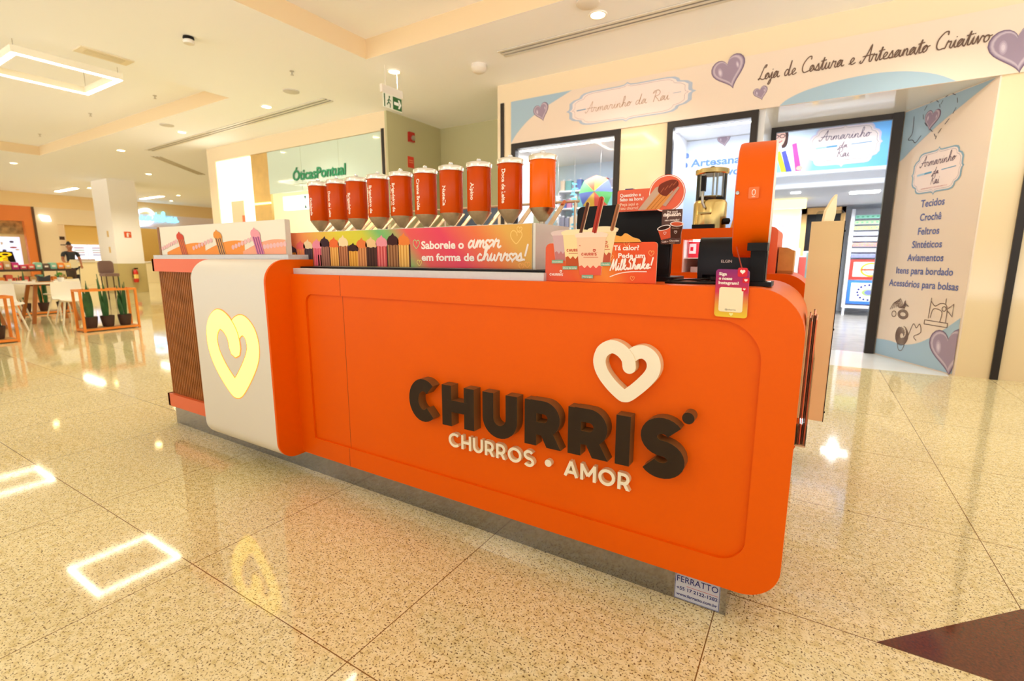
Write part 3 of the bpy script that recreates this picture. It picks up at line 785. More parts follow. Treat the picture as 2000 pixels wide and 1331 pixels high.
seq = [((240, 150, 50), (214, 116, 30), (72, 44, 60), .105), ((226, 120, 90), (236, 150, 70), (232, 104, 100), .13), ((76, 56, 64), (56, 40, 46), (238, 206, 160), .135), ((214, 84, 106), (232, 120, 130), (236, 140, 160), .137), ((164, 112, 92), (130, 82, 70), (60, 34, 40), .148), ((240, 178, 92), (216, 140, 60), (238, 110, 50), .142), ((196, 124, 80), (150, 84, 50), (246, 218, 166), .15), ((238, 172, 70), (214, 136, 44), (62, 30, 28), .112), ((222, 150, 90), (186, 106, 60), (236, 124, 60), .135), ((84, 48, 36), (58, 32, 26), (240, 196, 140), .138), ((206, 76, 76), (232, 128, 120), (240, 150, 160), .145), ((172, 118, 74), (128, 76, 44), (66, 30, 26), .152), ((242, 188, 100), (216, 148, 66), (238, 130, 56), .15)]
xx = [-2.506, -2.428, -2.366, -2.288, -2.224, -2.15, -2.079, -2.005, -1.941, -1.875, -1.801, -1.725, -1.655]
for xc, (bc, rc, tc, h_) in zip(xx, seq):
    churro(b, FT, xc, 1.156, .064, h_ * .98, (bc, rc, tc), .0012)
    poly(b, FT, [(xc + .031, 1.156), (xc + .042, 1.156), (xc + .042, 1.156 + h_ * .7), (xc + .031, 1.156 + h_ * .75)], flat((84, 44, 40)), .001)
IV = flat((250, 234, 222))
text(b, FT, 'Saboreie o', -1.545, 1.240, .034, IV, .0012, .034, width=.245)
script(b, FT, 'am@r', -1.278, 1.243, .072, IV, .0012, .13, width=.165)
text(b, FT, 'em forma de', -1.545, 1.187, .031, IV, .0012, .034, width=.30)
script(b, FT, 'churr@s!', -1.232, 1.189, .066, IV, .0013, .13, width=.25)
for cx, cz, s_, wd, c in ((-1.035, 1.283, .068, .004, (248, 204, 120)), (-1.575, 1.262, .05, .003, (170, 214, 140)), (-1.56, 1.176, .034, .003, (232, 214, 110)), (-1.01, 1.166, .03, .003, (250, 176, 96)), (-.982, 1.172, .03, .003, (250, 176, 96)), (-1.02, 1.312, .03, .003, (248, 204, 120))):
    curl(b, FT, cx, cz, s_, wd, flat(c), .001)
b.build('banner_print', TB)['label'] = 'rainbow banner print with a row of churros and white lettering'

# --- the ten filling dispensers
DX = [-1.022, -1.186, -1.356, -1.52, -1.682, -1.848, -2.014, -2.18, -2.342, -2.503]
DLAB = [None, ('Doce de Leite', .145, 0), ('Alpino', .078, -.01), ('Nutella', .092, -.02), ('Creme Brulée', .148, -.004), ('Brigadeiro de', .142, -.008, 'Leite em Pó'), ('Brigadeiro de', .142, -.008, 'Morango'), ('Brigadeiro', .112, -.02, 'Belga'), ('Doce de Leite', .14, -.015), ('Goiabada', .10, -.02)]
DTXT = ['unlabelled bright orange filling dispenser, nearest of the row and closest to the black till screen', 'orange filling dispenser lettered Doce de Leite, second from the unlabelled bright one', 'orange filling dispenser lettered Alpino', 'orange filling dispenser lettered Nutella', 'orange filling dispenser lettered Creme Brulée', 'orange filling dispenser lettered Brigadeiro de, directly left of the Creme Brulée one', 'orange filling dispenser lettered Brigadeiro de, second to the left of the Creme Brulée one', 'orange filling dispenser with a short two-line Brigadeiro label, third from the far left end', 'orange filling dispenser with a narrow label, second from the far left end of the row', 'smallest-looking orange filling dispenser at the far left end of the row']
M_CAN = mat('orange_canister', (206, 76, 8), .2, spec=.12, noise=.03, nscale=6)
M_CAN2 = mat('bright_orange_canister', (248, 104, 0), .18, spec=.18, noise=.03, nscale=6)
M_LIDM = mat('polished_lid', (232, 226, 214), .2, 1.0)
M_FUN = mat('spun_steel_funnel', (186, 170, 140), .3, 1.0, noise=.06, nscale=60)
M_BARM = mat('satin_lever', (226, 204, 172), .3, .8)
for i, X in enumerate(DX):
    y = 1.92; z0 = 1.336
    d = root('filling_dispenser', (X, y, z0), DTXT[i], 'dispenser', 'filling dispensers on the topping box')
    m = M_CAN if i else M_CAN2
    g = MB(); g.lathe([(.0545, 1.412), (.0555, 1.414), (.0555, 1.612), (.054, 1.614)], 40, m, (X, y, 0)); g.build('canister', d)
    g = MB(); g.lathe([(.0, 1.632), (.05, 1.632), (.0585, 1.629), (.0605, 1.625), (.0605, 1.607), (.0585, 1.606)], 40, M_LIDM, (X, y, 0)); l = g.build('lid', d)
    g = MB(); g.lathe([(.008, 1.632), (.008, 1.638), (.011, 1.640), (.011, 1.646), (.006, 1.650), (0, 1.650)], 14, M_LIDM, (X, y, 0)); g.build('lid_knob', l)
    g = MB(); g.lathe([(.0545, 1.414), (.0535, 1.408), (.018, 1.358), (.013, 1.355), (.013, 1.347)], 32, M_FUN, (X, y, 0)); g.build('funnel', d)
    g = MB(); g.lathe([(.012, 1.352), (.012, 1.336)], 16, M_LIDM, (X, y, 0)); g.build('nozzle', d)
    g = MB(); g.bar((X + .004, y + .055, 1.336), (X + .004, y + .20, 1.448), .022, .006, M_BARM); lv = g.build('lever', d)
    g = MB(); g.tube([(X + .004, y + .19, 1.441), (X + .004, y + .215, 1.46)], .009, mat('lever_tip', (214, 110, 50), .4), 10); g.build('lever_tip', lv)
    g = MB(); g.bar((X - .03, y + .03, 1.336), (X - .03, y + .135, 1.42), .018, .006, M_BARM); g.build('bracket', d)
    if DLAB[i]:
        g = MB(); t = DLAB[i]; r_ = .0560
        def cyl(a, z, off=0.0):
            th = -math.pi / 2 - .16 + a / r_
            return Vector((X + (r_ + off) * math.cos(th), y + (r_ + off) * math.sin(th), z))
        zc = 1.51 + t[2]
        # reads downwards: text x runs down, text y runs right
        text(g, None, t[0], 0, 0, .018, flat((255, 234, 212)), 0, .03, width=t[1], fmap=lambda a, b_: cyl(b_, zc + t[1] / 2 - a))
        if len(t) > 3: text(g, None, t[3], 0, 0, .011, flat((255, 220, 190)), 0, .02, width=t[1] * .7, fmap=lambda a, b_: cyl(b_ - .017, zc + t[1] / 2 - a - .01))
        g.build('flavour_label', d)
    ORG.pop(d.name, None) if False else None
# rail behind them
g = MB(); g.tube([(-2.6, 2.15, 1.46), (-.95, 2.15, 1.46)], .006, M_BARM, 8)
for x in (-2.58, -1.75, -.97): g.tube([(x, 2.15, 1.145), (x, 2.15, 1.46)], .006, M_BARM, 8)
tag(g.build('steel_rail', org=(-1.75, 2.15, 1.145)), 'thin steel rail running behind the filling dispensers', 'rail')

# --- milkshake standee
MS = root('milkshake_standee', (-.64, 1.62, 1.115), 'orange cut-out standee with milkshake cups reading Tá calor on the kiosk edge', 'sign')
FM = Frame((0, 1.62, 0), (1, 0, 0), (0, 0, 1), (0, -1, 0))
M_MS = ramp_mat('milkshake_print', [(0, (220, 92, 72)), (.3, (226, 96, 48)), (.6, (238, 140, 54)), (.8, (232, 92, 40)), (1, (230, 84, 44))], 0, -.21, .21, .4, rot=.5)
M_EDGE = mat('pale_board_edge', (240, 220, 190), .5)
b = MB(); solid_poly(b, FM, rr(-.846, -.436, 1.116, 1.252, (.003, .003, .012, .02), 5), M_MS, -.004, 0, M_EDGE)
wave = smooth([(-.60, 1.25), (-.585, 1.275), (-.56, 1.272), (-.545, 1.282), (-.52, 1.268), (-.50, 1.262), (-.49, 1.25)], 4)
solid_poly(b, FM, wave, flat((240, 164, 76)), -.004, 0, M_EDGE)
b.build('board', MS)
def cup(b, cx, z0, z1, rb, rt, body, sauce, lid, lift, txt=(206, 92, 70), logo_at=None):
    solid_poly(b, FM, [(cx - rb, z0), (cx + rb, z0), (cx + rt, z1), (cx - rt, z1)], flat(body), -.003, lift, M_EDGE)
    poly(b, FM, [(cx - rb, z0), (cx + rb, z0), (cx + rb * 1.08, z0 + .03)] + [(cx + rb * (1.08 - 2.16 * k / 8), z0 + .026 + (.008 if k % 2 else -.002)) for k in range(1, 8)] + [(cx - rb * 1.08, z0 + .03)], flat(sauce), lift + .0003)
    solid_poly(b, FM, [(cx - rt - .002, z1 - .008), (cx + rt + .002, z1 - .008)] + circ(cx, z1, rt + .006, .011, 14, 0, 180), flat(lid), -.003, lift + .0004, M_EDGE)
for nm, args in (('left_cup', (-.775, 1.19, 1.288, .030, .044, (206, 170, 172), (190, 120, 120), (222, 196, 190), .001)), ('right_cup', (-.626, 1.185, 1.296, .030, .050, (240, 212, 160), (190, 84, 60), (244, 220, 180), .0012)), ('mid_cup', (-.725, 1.172, 1.289, .036, .052, (242, 216, 160), (190, 84, 44), (244, 222, 176), .002)), ('front_cup', (-.667, 1.140, 1.279, .040, .056, (244, 200, 166), (226, 92, 76), (248, 214, 192), .003))):
    b = MB(); cup(b, *args); cx = args[0]
    if nm != 'left_cup':
        z = {'right_cup': 1.235, 'mid_cup': 1.222, 'front_cup': 1.208}[nm]
        logo(b, FM, cx - .035, z, .0095, flat((206, 80, 62)), args[-1] + .0006)
        stroke(b, FM, [(cx - .026, z - .006), (cx + .028, z - .006)], .0016, flat((206, 80, 62)), args[-1] + .0006)
    b.build('cup_print', MS)
for x0, z0, x1, z1, wd, c, c2 in ((-.706, 1.288, -.683, 1.384, .012, (110, 60, 40), (70, 40, 30)), (-.656, 1.286, -.633, 1.398, .017, (178, 60, 44), (140, 36, 30)), (-.592, 1.296, -.574, 1.372, .013, (166, 104, 66), (120, 70, 44))):
    b = MB(); solid_stroke(b, FM, [(x0, z0), (x1, z1)], wd, flat(c), -.003, .0036, M_EDGE, cap=True)
    stroke(b, FM, [(x0 + wd * .1, z0), (x1 + wd * .1, z1)], wd * .25, flat(c2), .004)
    b.build('churro_stick_print', MS)
b = MB(); TE = flat((134, 180, 150))
for x0, x1, z in ((-.818, -.772, 1.180), (-.774, -.716, 1.158), (-.698, -.655, 1.128), (-.628, -.592, 1.172)): poly(b, FM, [(x0, z), (x1, z + .001), (x1, z + .013), (x0, z + .012)], TE, .0044)
for s_, x0, z, w_ in (('Ovomaltine', -.815, 1.1835, .04), ('Doce de Leite', -.771, 1.1615, .052), ('Morango', -.694, 1.1315, .034), ('Nutella', -.624, 1.1755, .028)): text(b, FM, s_, x0, z, .0055, IV, .0048, .01, width=w_)
text(b, FM, 'Tá calor?', -.583, 1.226, .0155, IV, .0048, .03, width=.088)
text(b, FM, 'Pede um', -.566, 1.2, .0155, IV, .0048, .03, width=.092)
script(b, FM, 'MilkShake!', -.593, 1.158, .036, IV, .0048, .13, width=.145, rise=.06)
stroke(b, FM, smooth([(-.594, 1.136), (-.56, 1.148), (-.52, 1.154), (-.468, 1.155)], 4), .003, IV, .001)
logo(b, FM, -.828, 1.135, .009, IV, .001)
for cx, cz, s_ in ((-.455, 1.215, .022), (-.592, 1.202, .02), (-.54, 1.247, .022), (-.515, 1.132, .018)): curl(b, FM, cx, cz, s_, .0018, flat((246, 170, 100)), .001)
b.build('lettering', MS)

# --- till screen seen from behind
PT = root('till_screen', (-.63, 1.83, 1.115), 'black till screen seen from behind, standing behind the milkshake standee', 'till')
g = MB(); g.M = Matrix.Translation((0, 1.83, 1.14)) @ Matrix.Rotation(R(-5), 4, 'X')
g.prism(rr(-.825, -.447, 0, .262, (.004, .006, .012, .022), 6), 0, .028, 'y', M_BLACK); g.build('screen', PT)
g = MB(); g.prism(rr(-.73, -.425, 1.80, 2.0, (.02,) * 4, 4), 1.115, 1.131, 'z', M_BLACK); g.prism(rr(-.62, -.45, 1.832, 1.87, (.005,) * 4, 3), 1.131, 1.24, 'z', M_BLACK); g.build('stand', PT)
g = MB(); g.box(-.617, -.588, 1.81, 1.835, 1.40, 1.452, mat('violet_reader', (70, 54, 100), .4)); g.build('card_reader', PT)['label'] = 'small violet card reader behind the sign'

# --- the two promotion signs fixed over the screen
QS = root('hot_churro_sign', (-.52, 1.80, 1.37), 'orange sign with a round churro picture reading Quentinho, fixed to the till screen', 'sign')
FQ = Frame((0, 1.80, 0), (1, 0, 0), (0, 0, 1), (0, -1, 0))
M_QO = mat('sign_orange_print', (232, 92, 48), .4, noise=.03, nscale=10)
b = MB(); solid_poly(b, FQ, rr(-.642, -.44, 1.369, 1.447, (.005, .004, .004, .008), 4), M_QO, -.003, 0, IV)
solid_poly(b, FQ, circ(-.462, 1.425, .064, n=36), M_QO, -.0028, .0003, IV)
stroke(b, FQ, circ(-.462, 1.425, .0605, n=40), .003, IV, .0006, closed=True)
b.build('board', QS)
b = MB()
text(b, FQ, 'Quentinho e', -.632, 1.422, .0115, IV, .001, .03, width=.078)
text(b, FQ, 'feito na hora!', -.632, 1.407, .0115, IV, .001, .03, width=.088)
text(b, FQ, 'Peça aqui o', -.630, 1.390, .0105, flat((250, 206, 176)), .001, .02, width=.068)
text(b, FQ, 'seu churro!', -.628, 1.376, .0105, flat((250, 206, 176)), .001, .02, width=.066)
b.build('lettering', QS)
b = MB(); poly(b, FQ, [(-.563, 1.372), (-.502, 1.447), (-.46, 1.462), (-.44, 1.43), (-.49, 1.372)], flat((206, 172, 146)), .0012)
poly(b, FQ, [(-.535, 1.372), (-.48, 1.436), (-.445, 1.42), (-.485, 1.372)], flat((228, 150, 76)), .0016)
for k in range(3): stroke(b, FQ, [(-.528 + .014 * k, 1.374), (-.476 + .011 * k, 1.432 - .004 * k)], .0022, flat((192, 112, 50)), .002)
choc = smooth([(-.492, 1.434), (-.488, 1.455), (-.466, 1.466), (-.444, 1.470), (-.426, 1.464), (-.424, 1.448), (-.44, 1.436), (-.452, 1.424), (-.462, 1.416), (-.478, 1.420)], 4, True)
poly(b, FQ, choc, flat((124, 52, 34)), .0024)
for k in range(4): stroke(b, FQ, [(-.482 + .014 * k, 1.430 + .007 * k), (-.472 + .014 * k, 1.444 + .006 * k)], .003, flat((176, 92, 60)), .0028)
poly(b, FQ, [(-.474, 1.385), (-.424, 1.446), (-.418, 1.441), (-.462, 1.380)], flat((196, 160, 140)), .0028)
b.build('churro_picture', QS)
BS = root('hot_drinks_sign', (-.437, 1.795, 1.25), 'brown cut-out sign with two paper cups reading aquecer, below the round churro picture', 'sign')
FD = Frame((0, 1.795, 0), (1, 0, 0), (0, 0, 1), (0, -1, 0))
M_BR = mat('chocolate_brown_print', (88, 46, 26), .45, noise=.05, nscale=10)
b = MB(); solid_poly(b, FD, rr(-.473, -.403, 1.249, 1.369, (.003,) * 4, 3), M_BR, -.003, 0, IV); b.build('board', BS)
b = MB()
def pcup(cx, z0, z1, rb, rt, c, inner, tilt, l):
    ct, st_ = math.cos(tilt), math.sin(tilt)
    def q(x, z): return (cx + x * ct - (z - z0) * st_, z0 + x * st_ + (z - z0) * ct)
    solid_poly(b, FD, [q(-rb, z0), q(rb, z0), q(rt, z1), q(-rt, z1)], flat(c), -.003, l, IV)
    poly(b, FD, [q(x, z1 + y) for x, y in circ(0, 0, rt + .002, .009, 20)], IV, l + .0003)
    poly(b, FD, [q(x, z1 + y) for x, y in circ(0, 0, rt - .002, .0065, 20)], flat(inner), l + .0006)
pcup(-.455, 1.267, 1.307, .0165, .0225, (228, 96, 60), (50, 26, 16), .22, .0012)
pcup(-.422, 1.270, 1.318, .0165, .0215, (74, 40, 24), (214, 92, 54), -.05, .002)
b.build('cup_picture', BS)
b = MB(); curl(b, FD, -.422, 1.290, .012, .0012, IV, .003); text(b, FD, 'Chocolate', -.436, 1.302, .0045, flat((220, 180, 150)), .003, .0, width=.026); b.build('cup_logo', BS)
b = MB(); curl(b, FD, -.459, 1.287, .012, .0012, IV, .003); b.build('cup_logo', BS)
b = MB(); text(b, FD, 'Pra você', -.437, 1.357, .0075, IV, .001, .02, width=.036, al='c'); script(b, FD, 'aquecer', -.438, 1.346 - .0, .02, IV, .001, .13, width=.06, al='c')
text(b, FD, 'seu coração!', -.437, 1.329, .0068, IV, .001, .02, width=.05, al='c')
b.build('lettering', BS); b = MB()
text(b, FD, 'Café', -.469, 1.2545, .006, IV, .001, .02, width=.017); text(b, FD, '+', -.450, 1.2545, .006, IV, .001, .02); text(b, FD, 'Chocolate', -.442, 1.2575, .006, IV, .003, .02, width=.034)
text(b, FD, 'quente', -.442, 1.251, .0045, flat((230, 190, 150)), .003, .0, width=.02)
b.build('caption', BS)

# --- receipt printer and cables
PR = root('receipt_printer', (-.27, 1.97, 1.115), 'black curved receipt printer with small white ELGIN lettering on the kiosk counter', 'printer')
M_PRB = mat('black_printer_shell', (20, 15, 16), .35, spec=.25, noise=.1, nscale=20)
g = MB(); pf = smooth([(1.905, 1.140), (1.903, 1.18), (1.904, 1.22), (1.91, 1.25), (1.925, 1.268), (1.95, 1.275)], 5) + [(2.06, 1.275), (2.06, 1.140)]
g.prism(pf, -.362, -.168, 'x', M_PRB); g.build('shell', PR)
g = MB(); g.box(-.362, -.345, 1.91, 2.06, 1.115, 1.142, M_PRB); g.box(-.185, -.168, 1.91, 2.06, 1.115, 1.142, M_PRB); g.box(-.345, -.185, 1.98, 2.06, 1.115, 1.142, M_PRB); g.build('base', PR)
g = MB(); FE = Frame((0, 1.9022, 0), (1, 0, 0), (0, 0, 1), (0, -1, 0)); text(g, FE, 'ELGIN', -.282, 1.184, .0095, flat((214, 206, 200)), .0015, .02, width=.036); g.build('lettering', PR)
for k, (pts, lab) in enumerate((([(-.44, 1.80, 1.119), (-.40, 1.72, 1.119), (-.33, 1.70, 1.12), (-.27, 1.74, 1.119), (-.30, 1.80, 1.119), (-.37, 1.78, 1.125), (-.43, 1.73, 1.119)], 'black cable looped on the counter between till screen and printer'), ([(-.43, 1.86, 1.119), (-.37, 1.82, 1.124), (-.30, 1.83, 1.128), (-.25, 1.86, 1.122), (-.22, 1.93, 1.119)], 'black cable with a plug leading under the receipt printer'), ([(-.42, 1.68, 1.1185), (-.35, 1.665, 1.119), (-.29, 1.68, 1.1185), (-.26, 1.70, 1.1185)], 'short black cable lying along the front of the counter by the till screen'))):
    g = MB(); g.tube(smooth(pts, 6), .0036, M_BLACK, 8)
    if k == 1: g.tube([(-.30, 1.815, 1.126), (-.255, 1.83, 1.125)], .011, M_BLACK, 10)
    tag(g.build('cable', org=pts[0]), lab, 'cable', 'cables on the kiosk counter')

# --- hanging card (its code square stays blank)
QC = root('follow_card', (-.198, 1.576, 1.095), 'small pink and yellow card reading Siga o nosso Instagram hung on the kiosk front edge', 'card')
FC = Frame((-.198, 1.572, 1.096), Vector((1, 0, -.02)), Vector((-.02, 0, 1)), (0, -1, 0))
M_IG = ramp_mat('pink_yellow_card_print', [(0, (232, 202, 50)), (.3, (230, 150, 60)), (.55, (206, 54, 80)), (.8, (172, 40, 96)), (1, (140, 44, 110))], 2, -.075, .07, .35)
M_IG.node_tree.nodes['Principled BSDF'].inputs['Roughness'].default_value = .3
b = MB(); solid_poly(b, FC, rr(-.0455, .0455, -.071, .071, (.009,) * 4, 6), M_IG, -.003, 0, flat((230, 160, 180))); 
solid_poly(b, FC, rr(.014, .040, .050, .0765, (.005,) * 4, 5), flat((216, 44, 56)), -.003, .0012); b.build('board', QC)
b = MB(); poly(b, FC, rr(-.034, .032, -.055, .018, (.007,) * 4, 6), flat((244, 226, 190)), .0008); b.build('blank_square', QC)['label'] = 'blank cream square'
b = MB()
text(b, FC, 'Siga', -.037, .053, .0085, IV, .001, .035, width=.022); text(b, FC, 'o nosso', -.037, .040, .0085, IV, .001, .035, width=.037); text(b, FC, 'Instagram!', -.037, .027, .0085, IV, .001, .035, width=.055)
text(b, FC, '@churris', -.001, -.050, .0045, flat((90, 70, 60)), .0012, .0, width=.03, al='c')
b.build('lettering', QC)
b = MB(); poly(b, FC, heart_poly(.027, .064, .014, .013), IV, .0016); b.build('heart_badge', QC)
for x, z, s_ in ((.037, .040, .009), (.034, .014, .007)):
    b = MB(); solid_poly(b, FC, rr(x - s_, x + s_, z - s_ * .8, z + s_ * .9, (.002,) * 4, 3), flat((216, 44, 56)), 0, .001); poly(b, FC, heart_poly(x, z, s_, s_ * .9), IV, .0016); b.build('heart_badge', QC)
b = MB(); poly(b, FC, heart_poly(.002, -.0625, .011, .010), flat((240, 230, 150)), .001)
b.build('heart_badge', QC)

# --- round orange sign on its post
SG = root('round_sign', (-.16, 1.80, 1.115), 'round orange drum sign seen edge-on on a black post at the kiosk corner', 'sign')
g = MB(); cz, cy = 1.382, 1.80
def prof_disc(x0, x1, r_): return [(0, x0), (r_ - .012, x0), (r_ - .003, x0 + .003), (r_, x0 + .012), (r_, x1)]
TURN = Matrix.Translation((-.182, cy, 0)) @ Matrix.Rotation(R(5.0), 4, 'Z') @ Matrix.Translation((.182, -cy, 0))
g.M = TURN; g.lathe(prof_disc(-.232, -.132, .18), 72, M_ORANGE, (0, cy, cz), 'x'); g.build('drum', SG)
g = MB(); g.M = TURN; g.lathe([(.1795, -.132), (.1795, -.126), (0, -.126)], 72, mat('white_sign_face', (244, 240, 232), .4), (0, cy, cz), 'x'); g.build('face', SG)['label'] = 'white round face of the sign'
g = MB(); g.box(-.168, -.122, 1.70, 1.75, 1.118, 1.235, M_BLACK); g.box(-.172, -.118, 1.632, 1.70, 1.222, 1.245, M_BLACK); g.prism(rr(-.175, -.100, 1.66, 1.76, (.004,) * 4, 2), 1.115, 1.128, 'z', M_BLACK)
g.box(-.165, -.125, 1.69, 1.70, 1.118, 1.235, M_BLACK); g.build('post', SG)
g = MB(); g.lathe([(0, -.0035), (.005, -.003), (.006, 0)], 14, M_STEEL, (-.208, 1.6175, 1.39), 'y'); g.lathe([(0, 1.131), (.006, 1.131), (.006, 1.128)], 10, M_STEEL, (-.110, 1.68, 0)); g.build('screw', SG)
FK = Frame((-.165, 1.6192, 1.388), (1, 0, 0), (0, 0, 1), (0, -1, 0))
b = MB(); poly(b, FK, rr(-.014, .014, -.016, .016, (.003,) * 4, 3), mat('sticker_orange', (244, 116, 50), .25), .0014); stroke(b, FK, circ(0, .001, .0045, .008, 14), .0016, IV, .002, closed=True); stroke(b, FK, [(-.004, -.0115), (.004, -.0115)], .0014, IV, .002)
b.build('sticker', SG)['label'] = 'small embossed orange sticker'
g = MB(); g.tube(smooth([(-.205, 1.66, 1.235), (-.195, 1.66, 1.20), (-.18, 1.675, 1.15), (-.172, 1.69, 1.13)], 4), .002, mat('red_wire', (170, 60, 30), .5), 6); g.build('wire', SG)

# --- orange display cooler on the rear counter
CB = root('display_cooler', (-.4, 3.0, 1.12), 'orange framed display cooler with a lit white inside on the rear counter', 'cooler')
g = MB(); y0, y1 = 2.87, 3.35
g.box(-.70, -.20, y0, y1, 1.302, 1.36, M_ORANGE); g.box(-.70, -.632, y0, y1, 1.12, 1.302, M_ORANGE); g.box(-.235, -.20, y0, y1, 1.12, 1.302, M_ORANGE)
g.box(-.632, -.235, y1 - .02, y1, 1.12, 1.302, M_ORANGE); g.prism(rr(-.225, -.165, 1.12, 1.36, (.002, .002, .03, .002), 6), y0 + .02, y1, 'y', M_CORAL); g.build('housing', CB)
g = MB(); W2 = mat('white_cooler_lining', (240, 244, 248), .4); g.box(-.632, -.235, y1 - .03, y1 - .021, 1.12, 1.30, W2); g.box(-.632, -.626, y0 + .01, y1 - .03, 1.12, 1.30, W2); g.build('lining', CB)
g = MB(); g.box(-.626, -.24, y0 + .02, y1 - .03, 1.196, 1.202, W2); g.build('shelf', CB)
g = MB(); g.box(-.58, -.245, y0 + .012, y0 + .03, 1.290, 1.301, M_LEDC); g.build('led_strip', CB)['label'] = 'bright white LED strip under the cooler top'
lamp('cooler_lamp', 'AREA', (-.4, 3.08, 1.29), 1.6, (.85, .92, 1), .3, size_y=.2)
g = MB(); g.prism(rr(-.618, -.555, 2.95, 3.0, (.004,) * 4, 2), 1.202, 1.292, 'z', mat('red_package', (196, 40, 60), .35)); g.box(-.612, -.575, 2.9485, 2.95, 1.225, 1.28, flat((240, 226, 230))); g.box(-.606, -.59, 2.948, 2.9486, 1.24, 1.262, flat((196, 40, 60)))
tag(g.build('package', org=(-.586, 2.97, 1.202)), 'red and white package on the cooler shelf beside the printer', 'package')
g = MB(); g.prism(rr(-.60, -.555, 2.95, 3.02, (.004,) * 4, 2), 1.12, 1.15, 'z', flat((226, 230, 236))); tag(g.build('carton', org=(-.58, 2.98, 1.12)), 'small white carton at the bottom of the display cooler', 'carton')
# --- steel drink urn
BV = root('drink_urn', (-.52, 2.98, 1.36), 'tall gold-toned steel drink urn with glass columns on the orange cooler', 'urn')
M_GOLD = mat('gold_toned_steel', (206, 176, 112), .2, 1.0, noise=.05, nscale=30)
c = (-.52, 2.98, 0)
g = MB(); g.lathe([(.0, 1.362), (.088, 1.362), (.088, 1.50), (.082, 1.512), (.062, 1.535), (.062, 1.54), (0, 1.54)], 40, M_GOLD, c); g.build('tank', BV)
g = MB(); g.box(-.59, -.475, 2.87, 2.95, 1.361, 1.382, M_BLACK); g.build('drip_tray', BV)
g = MB(); g.lathe([(.08, 1.655), (.088, 1.66), (.088, 1.680), (.084, 1.684), (0, 1.684)], 40, M_GOLD, c); l = g.build('lid', BV)
g = MB(); g.lathe([(.014, 1.684), (.016, 1.695), (.01, 1.70), (0, 1.70)], 14, M_BLACK, c); g.build('lid_knob', l)
g = MB(); g.lathe([(.079, 1.512), (.079, 1.656)], 40, M_ACRYL, c); g.build('glass_cylinder', BV)
for k in range(5):
    a = R(20 + 72 * k); g = MB(); g.tube([(-.52 + .06 * math.cos(a), 2.98 + .06 * math.sin(a), 1.52), (-.52 + .06 * math.cos(a), 2.98 + .06 * math.sin(a), 1.66)], .005, M_STEEL, 8); g.build('rod', BV)
g = MB(); g.tube([(-.545, 2.90, 1.62), (-.545, 2.885, 1.60), (-.545, 2.882, 1.50), (-.53, 2.88, 1.47)], .007, M_STEEL, 8); g.box(-.556, -.534, 2.875, 2.905, 1.56, 1.64, M_BLACK); g.box(-.565, -.495, 2.883, 2.892, 1.44, 1.448, M_GOLD); g.build('tap', BV)
g = MB(); g.lathe([(0, -.02), (.016, -.014), (.018, 0), (.016, .014), (0, .02)], 14, M_BLACK, (-.425, 2.95, 1.40), 'x'); g.build('side_handle', BV)
g = MB(); g.prism([(-.40, 1.36), (-.30, 1.36), (-.30, 1.425), (-.385, 1.425)], 2.92, 3.05, 'y', mat('orange_snack_box', (250, 160, 40), .4, noise=.2, nscale=40)); g.box(-.384, -.30, 2.919, 3.051, 1.425, 1.44, flat((240, 230, 220)))
tag(g.build('snack_box', org=(-.35, 2.98, 1.36)), 'yellow-orange snack box on the cooler half hidden by the round sign', 'box')
# --- cardboard box and paper roll right of the cooler
g = MB(); g.box(-.158, -.086, 2.95, 3.15, 1.12, 1.135, mat('dark_cardboard', (170, 112, 50), .7)); g.prism([(-.158, 1.135), (-.086, 1.135), (-.086, 1.238), (-.12, 1.254), (-.158, 1.258)], 2.95, 3.15, 'y', mat('cardboard', (206, 150, 80), .7, noise=.08, nscale=20))
tag(g.build('cardboard_box', org=(-.12, 3.05, 1.12)), 'small brown cardboard box beside the display cooler', 'box')
# --- tall board hung on the kiosk's right end
TP = root('tall_board', (.04, 2.4, .565), 'tall narrow cream board standing out from the right end of the kiosk', 'board')
M_TALL = mat('cream_board', (232, 202, 146), .5, noise=.02, nscale=4)
g = MB(); g.box(-.018, .087, 2.2, 2.75, .565, 1.325, M_TALL); g.box(.087, .0895, 2.199, 2.751, .564, 1.336, M_BLACK); g.box(-.018, .087, 2.199, 2.75, 1.325, 1.336, M_TALL); g.build('panel', TP)
for z in (1.30, .93, .60):
    g = MB(); g.lathe([(0, .0935), (.004, .0925), (.004, .0885)], 8, M_BLACK, (0, 2.215, z), 'x'); g.build('screw', TP)
AC = root('acrylic_holder', (.04, 2.35, 1.336), 'clear acrylic holder with a pointed cream flyer on top of the tall board', 'holder')
g = MB(); g.prism(rr(-.005, .088, 1.336, 1.386, (.002, .002, .012, .012), 5), 2.34, 2.344, 'y', M_ACRYL); g.build('acrylic_plate', AC)
g = MB(); g.M = Matrix.Translation((.022, 2.26, 1.336)) @ Matrix.Rotation(R(4), 4, 'Y') @ Matrix.Rotation(R(-20), 4, 'Z')
g.prism([(-.035, 0), (.06, 0), (.07, .04), (.05, .108), (.02, .09), (-.03, .04)], .004, .012, 'x', mat('cream_flyer', (250, 226, 180), .5)); g.build('flyer', AC)
